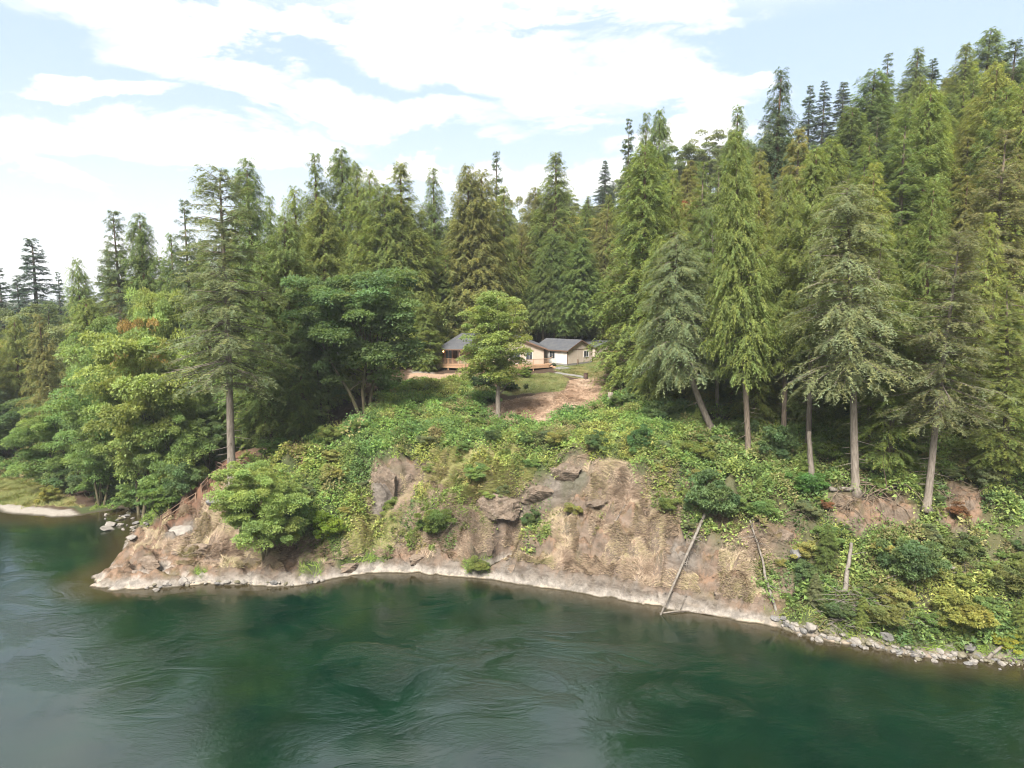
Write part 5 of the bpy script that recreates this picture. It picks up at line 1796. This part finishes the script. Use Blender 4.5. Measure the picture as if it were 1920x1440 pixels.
def window(parent, x, z, w, h, axis_, off, panes=2):
    """window in the plane axis_ ('x': wall runs along x at y=off, facing -y; 'y': wall runs along y at x=off, facing +x)"""
    t = .07

    def bx(mb, a0, a1, z0, z1, d0, d1):
        if axis_ == 'x': mb.box(a0, a1, off - d1, off - d0, z0, z1)
        else: mb.box(off + d0, off + d1, a0, a1, z0, z1)
    f = MB()
    bx(f, x - w / 2 - t, x + w / 2 + t, z + h, z + h + t, 0, .06); bx(f, x - w / 2 - t, x + w / 2 + t, z - t, z, 0, .06)
    bx(f, x - w / 2 - t, x - w / 2, z, z + h, 0, .06); bx(f, x + w / 2, x + w / 2 + t, z, z + h, 0, .06)
    fo = f.build('window', M_WHITE, parent)
    pw = w / panes
    for k in range(panes):
        p = MB(); bx(p, x - w / 2 + k * pw + .02, x - w / 2 + (k + 1) * pw - .02, z + .005, z + h - .005, .005, .02)
        p.build('pane', M_GLASS, fo)
    if panes > 1:
        p = MB(); bx(p, x - .02, x + .02, z + .004, z + h - .004, .004, .045); p.build('mullion', M_WHITE, fo)
    return fo


# garage: local x runs along the eave wall towards its left end being negative, near corner at the origin
GC = Vector((8.45, 104.0, 14.75))
gr = math.atan2(-.66, .75)                                   # eave wall direction
garage = thing('garage', 'small cream garage with a grey gable roof at the edge of the lawn', 'garage', GC, gr)
LW, GW, WH, RH = 6.4, 6.6, 2.45, 1.35                         # eave wall, gable wall, wall height, roof rise
for k in range(5):
    x1 = -k * LW / 5; x0 = x1 - LW / 5
    MB().box(x0 + .012, x1 - .012, -.02, .05, .35, WH).build('wall_panel', M_SIDE_LIT, garage)
for k in range(5):
    y0 = k * GW / 5; y1 = y0 + GW / 5
    MB().box(-.05, .02, y0 + .012, y1 - .012, .35, WH - .05).build('wall_panel', M_SIDE, garage)
MB().box(-LW, -.06, .06, GW, .1, WH - .1).build('wall', M_SIDE_LIT, garage)
MB().prism([(0, WH), (GW, WH), (GW / 2, WH + RH)], -.05, .015).build('gable', M_SIDE, garage)
MB().prism([(0, WH), (GW, WH), (GW / 2, WH + RH)], -LW, -LW + .05).build('gable', M_SIDE, garage)
MB().box(-LW, .04, -.04, GW, -.6, .34).build('foundation', M_CONC, garage)
ov = .35
ze = WH - ov * RH / (GW / 2)
roof_slab([(-LW - ov, -ov, ze + .12), (ov, -ov, ze + .12), (ov, GW / 2, WH + RH + .12), (-LW - ov, GW / 2, WH + RH + .12)], .1, 'roof_slope', garage)
roof_slab([(-LW - ov, GW / 2, WH + RH + .118), (ov, GW / 2, WH + RH + .118), (ov, GW + ov, ze + .118), (-LW - ov, GW + ov, ze + .118)], .1, 'roof_slope', garage)
MB().box(-LW - ov, ov, -ov - .03, -ov, ze - .06, ze + .1).build('fascia', M_TRIM, garage)
MB().bar((ov - .02, -ov, ze + .02), (ov - .02, GW / 2, WH + RH + .02), .05, .16).build('barge_board', M_TRIM, garage)
MB().bar((ov - .02, GW + ov, ze + .02), (ov - .02, GW / 2, WH + RH + .02), .05, .16).build('barge_board', M_TRIM, garage)
MB().box(-.0, .07, -.07, .0, .3, WH - .02).build('corner_trim', M_TRIM, garage)
MB().box(.0, .06, GW - .06, GW + .01, .3, WH - .02).build('corner_trim', M_TRIM, garage)
MB().box(.02, .06, .1, GW - .1, WH - .06, WH + .0).build('belly_band', M_TRIM, garage)
window(garage, -2.9, 1.05, 1.0, 1.05, 'x', -.02)
window(garage, 4.9, 1.15, 1.2, .9, 'y', .02)
MB().box(.02, .10, 2.6, 2.75, -.1, .9).build('meter_pipe', M_TRIM, garage)

annex = thing('shed', 'cream shed wing with a white window right of the garage', 'shed', GC + Vector((5.4, 9.6, .15)), gr)
MB().box(-5, 0, 0, 4, -.4, 2.1).build('wall', M_SIDE, annex)
roof_slab([(-5.2, -.3, 2.15), (.3, -.3, 2.15), (.3, 4.3, 3.0), (-5.2, 4.3, 3.0)], .12, 'roof', annex)
window(annex, -1.2, .9, 1.1, .9, 'x', -.0)

# main house: gable end towards the river on the right, hipped wing with porch on the left
HY = 103.2
HB = Vector((0, HY, 15.15))
house = thing('house', 'long low cream house with grey roof behind the wooden deck', 'house', HB)


def hx(px, dy=0):
    return (px - 960) / FPX * ((HY + dy) * CP + 10 * SP)


xr = hx(1020); xm = hx(962); xl = hx(826); xg = hx(905)
ridge = xm - .2
MB().box(xm - 4.4, xr, 0, 6.0, -.2, 2.45).build('wall', M_LAP, house)
MB().prism([(xm - 4.4, 2.45), (xr, 2.45), ((xm - 4.4 + xr) / 2, 4.1)], 0, .12, Matrix.Rotation(R(90), 4, 'Z') @ Matrix.Scale(-1, 4, (0, 1, 0))).build('gable', M_LAP, house)
cxg = (xm - 4.4 + xr) / 2
roof_slab([(cxg, -.5, 4.25), (xr + .55, -.5, 2.35), (xr + .55, 7, 2.35), (cxg, 7, 4.25)], .12, 'roof_slope', house)
roof_slab([(xm - 4.95, -.5, 2.35), (cxg, -.5, 4.252), (cxg, 7, 4.252), (xm - 4.95, 7, 2.35)], .12, 'roof_slope', house)
MB().bar((cxg, -.52, 4.14), (xr + .55, -.52, 2.24), .05, .18).build('barge_board', M_TRIM, house)
MB().box(xr - .06, xr + .02, -.05, .0, -.1, 2.35).build('corner_trim', M_TRIM, house)
window(house, hx(992), .6, .9, 1.3, 'x', -.0)
window(house, hx(965), .1, 1.6, 2.0, 'x', -.0)
# left wing
WL = xl + .2
MB().box(WL, xm - 4.4, 1.5, 7.5, -.2, 2.3).build('wall', M_TRIM, house)  # dark brown instead of cream: the porch shadow is put into the wall colour
MB().box(hx(846) + .9, hx(880), .95, 1.2, .0, 2.3).build('porch_wall', M_LAP, house)
roof_slab([(WL - .9, -.6, 2.3), (xm - 4.6, -.6, 2.3), (xm - 4.6, 4.2, 4.5), (WL + 2.7, 4.2, 4.5)], .12, 'roof_slope', house)
roof_slab([(WL - .9, -.6, 2.298), (WL + 2.7, 4.2, 4.498), (WL - .9, 9, 2.298)], .12, 'roof_slope', house)
MB().box(WL - .9, xm - 4.7, -.64, -.6, 2.14, 2.3).build('fascia', M_TRIM, house)
for a in (833, 848):
    MB().box(hx(a) - .08, hx(a) + .08, .9, 1.06, .0, 2.25).build('door_jamb', M_DECK, house)
dr = MB().box(hx(834), hx(847), 1.1, 1.18, .05, 2.1).build('sliding_door', M_GLASS, house)
for a in (834.6, 840.4, 846.4):
    MB().box(hx(a) - .04, hx(a) + .04, 1.04, 1.09, .05, 2.1).build('door_frame', M_DECK, dr)
for a in (824, 862, 880):
    MB().box(hx(a) - .07, hx(a) + .07, -.35, -.21, -.2, 2.2).build('porch_post', M_TRIM, house)
lm = MB().tube([(0, 0, 0), (0, 0, .06), (0, 0, .16), (0, 0, .22)], [.05, .09, .09, .03], 8).build('porch_lamp', M_GLOW, house)
lm.location = (hx(830.5), .85, 1.75)

# deck along the river side
DZ = HB.z + .02
deck = thing('wooden_deck', 'orange brown wooden deck with railing along the front of the house', 'deck', (0, 0, DZ))


def dpt(px, Y):
    return Vector(((px - 960) / FPX * (Y * CP + 10 * SP), Y, 0))


outline = [dpt(818, 101.2), dpt(885, 99.6), dpt(930, 97.6), dpt(955, 97.4), dpt(1000, 99.6), dpt(1030, 101.2), dpt(1036, 104.5), dpt(1020, 104.5), dpt(1015, HY - .1), dpt(818, HY + .8)]
mb = MB()
n = len(outline)
mb.v = [tuple(p) for p in outline] + [tuple(p - up * .05) for p in outline]
mb.f = [tuple(range(n)), tuple(range(n, 2 * n))[::-1]] + [(i, i + n, (i + 1) % n + n, (i + 1) % n) for i in range(n)]
mb.build('floor', M_DECK, deck)
front = outline[:6]
inw = Vector((0, .07, 0))
for a, b in zip(front[:-1], front[1:]):
    MB().bar(a - up * .2 + inw * .2, b - up * .2 + inw * .2, .05, .28).build('fascia', M_DECK, deck)
    MB().bar(a + up * 1.0 + inw, b + up * 1.0 + inw, .12, .05).build('top_rail', M_DECK, deck)
    MB().bar(a + up * .12 + inw, b + up * .12 + inw, .05, .05).build('bottom_rail', M_DECK, deck)
    L = (b - a).length; k = max(1, int(L / 1.7))
    bal = MB()
    nb_ = int(L / .16)
    for i in range(1, nb_):
        q = a.lerp(b, i / nb_) + inw
        bal.box(q.x - .018, q.x + .018, q.y - .018, q.y + .018, .13, .98)
    bo = bal.build('balusters', M_DECK, deck); bo['kind'] = 'stuff'
    for i in range(k):
        q = a.lerp(b, i / k) + inw
        MB().box(q.x - .05, q.x + .05, q.y - .05, q.y + .05, -.02 + .02, 1.06).build('rail_post', M_DECK, deck)
        zg = float(zat(q.x, q.y)) - DZ - .3
        MB().box(q.x - .08, q.x + .08, q.y + .0, q.y + .16, zg, -.06).build('support_post', M_DECK, deck)
sk = MB()
for a, b in zip(front[:-1], front[1:]):
    pass
# end rail and steps
a, b = outline[5], outline[6]
MB().bar(a + up * 1.0, b + up * 1.0, .12, .05).build('top_rail', M_DECK, deck)
for k in range(3):
    e0 = dpt(1031 + 5 * k, 101.4)
    MB().box(e0.x, e0.x + .5, 101.4, 103.4, -.18 * (k + 1) - .12, -.18 * (k + 1)).build('step', M_DECK, deck)
for k in range(4):
    e0 = dpt(818 - 3.2 * k, 101.2)
    MB().box(e0.x - .3, e0.x, 101.2, 102.4, -.18 * (k + 1) - .1, -.18 * (k + 1)).build('step', M_DECK, deck)
MB().bar(outline[0] + up * 1.0, outline[0] + Vector((-1.1, 0, .35)), .1, .05).build('stair_rail', M_DECK, deck)
MB().bar(outline[0] + Vector((-1.1, 0, -.9)), outline[0] + Vector((-1.1, 0, .4)), .1).build('stair_post', M_DECK, deck)


# paths and the fire barrel
def path(name, label, pix, w, mat):
    c = [gp(*q) for q in pix]
    fine = []
    for a, b in zip(c[:-1], c[1:]):
        for k in range(5): fine.append(a.lerp(b, k / 5))
    fine.append(c[-1])
    mb = MB()
    for i, p in enumerate(fine):
        t = (fine[min(i + 1, len(fine) - 1)] - fine[max(i - 1, 0)]); t.z = 0; t.normalize()
        s = Vector((-t.y, t.x, 0)) * w / 2
        for q in (p + s, p - s):
            z = float(zat(q.x, q.y))
            mb.v.append((q.x, q.y, z + .07)); mb.v.append((q.x, q.y, z - .2))
    for i in range(len(fine) - 1):
        a = i * 4
        mb.f += [(a, a + 2, a + 6, a + 4), (a, a + 4, a + 5, a + 1), (a + 2, a + 3, a + 7, a + 6)]
    o = mb.build(name, mat)
    tag(o, label, kind='structure')


path('garden_path', 'narrow concrete path from the deck steps to the fire barrel', [(1042, 699), (1060, 702), (1080, 705), (1096, 708)], .9, M_CONC)
path('patio', 'concrete apron between the deck steps and the garage', [(1040, 692), (1062, 689)], 1.8, M_CONC)
bl_ = gp(1098, 711)
barrel = MB().tube([(0, 0, 0), (0, 0, .28), (0, 0, .30), (0, 0, .56), (0, 0, .58), (0, 0, .85), (0, 0, .85), (0, 0, .2)], [.29, .29, .31, .31, .29, .30, .27, .26], 16).build('fire_barrel', M_RUST)
barrel.location = bl_
tag(barrel, 'rusty fire barrel standing at the end of the concrete path', 'barrel')


# ------------------------------------------------------------------ air
mh = bpy.data.materials.new('air_haze'); mh.use_nodes = True
gh = NG(mh.node_tree)
vh = gh.n('ShaderNodeVolumePrincipled')
vh.inputs['Color'].default_value = (0.86, 0.92, 1.0, 1)
vh.inputs['Density'].default_value = HAZE
vh.inputs['Anisotropy'].default_value = 0.2
oh = gh.n('ShaderNodeOutputMaterial'); gh.link(vh.outputs[0], oh.inputs[1])
hz = MB().box(-960, 960, -340, 1340, -9, 135).build('haze', mh)
tag(hz, kind='stuff')

# look-alikes that still share a label are told apart by their order in the row
ORD = ['leftmost', 'second', 'third', 'fourth', 'fifth', 'sixth', 'seventh', 'eighth', 'ninth', 'tenth']
byl = {}
for o in COL.objects:
    if o.parent is None and o.get('category') in ('tree', 'shrub'):
        byl.setdefault(o['label'], []).append(o)
for l, os_ in byl.items():
    if len(os_) < 2: continue
    os_.sort(key=lambda o: o.location.x / max(o.location.y, 1))
    for k, o in enumerate(os_):
        w = 'rightmost' if k == len(os_) - 1 else ORD[min(k, 9)]
        o['label'] = f'{l}, {w}' if w.endswith('most') else f'{l}, {w} from left'
        if len(o['label'].split()) > 16: o['label'] = o['label'].replace('just ', '').replace('mid dark', 'dark').replace(' from left', '')
        if len(o['label'].split()) > 16: o['label'] = o['label'].replace('tall ', '').replace('large ', '')
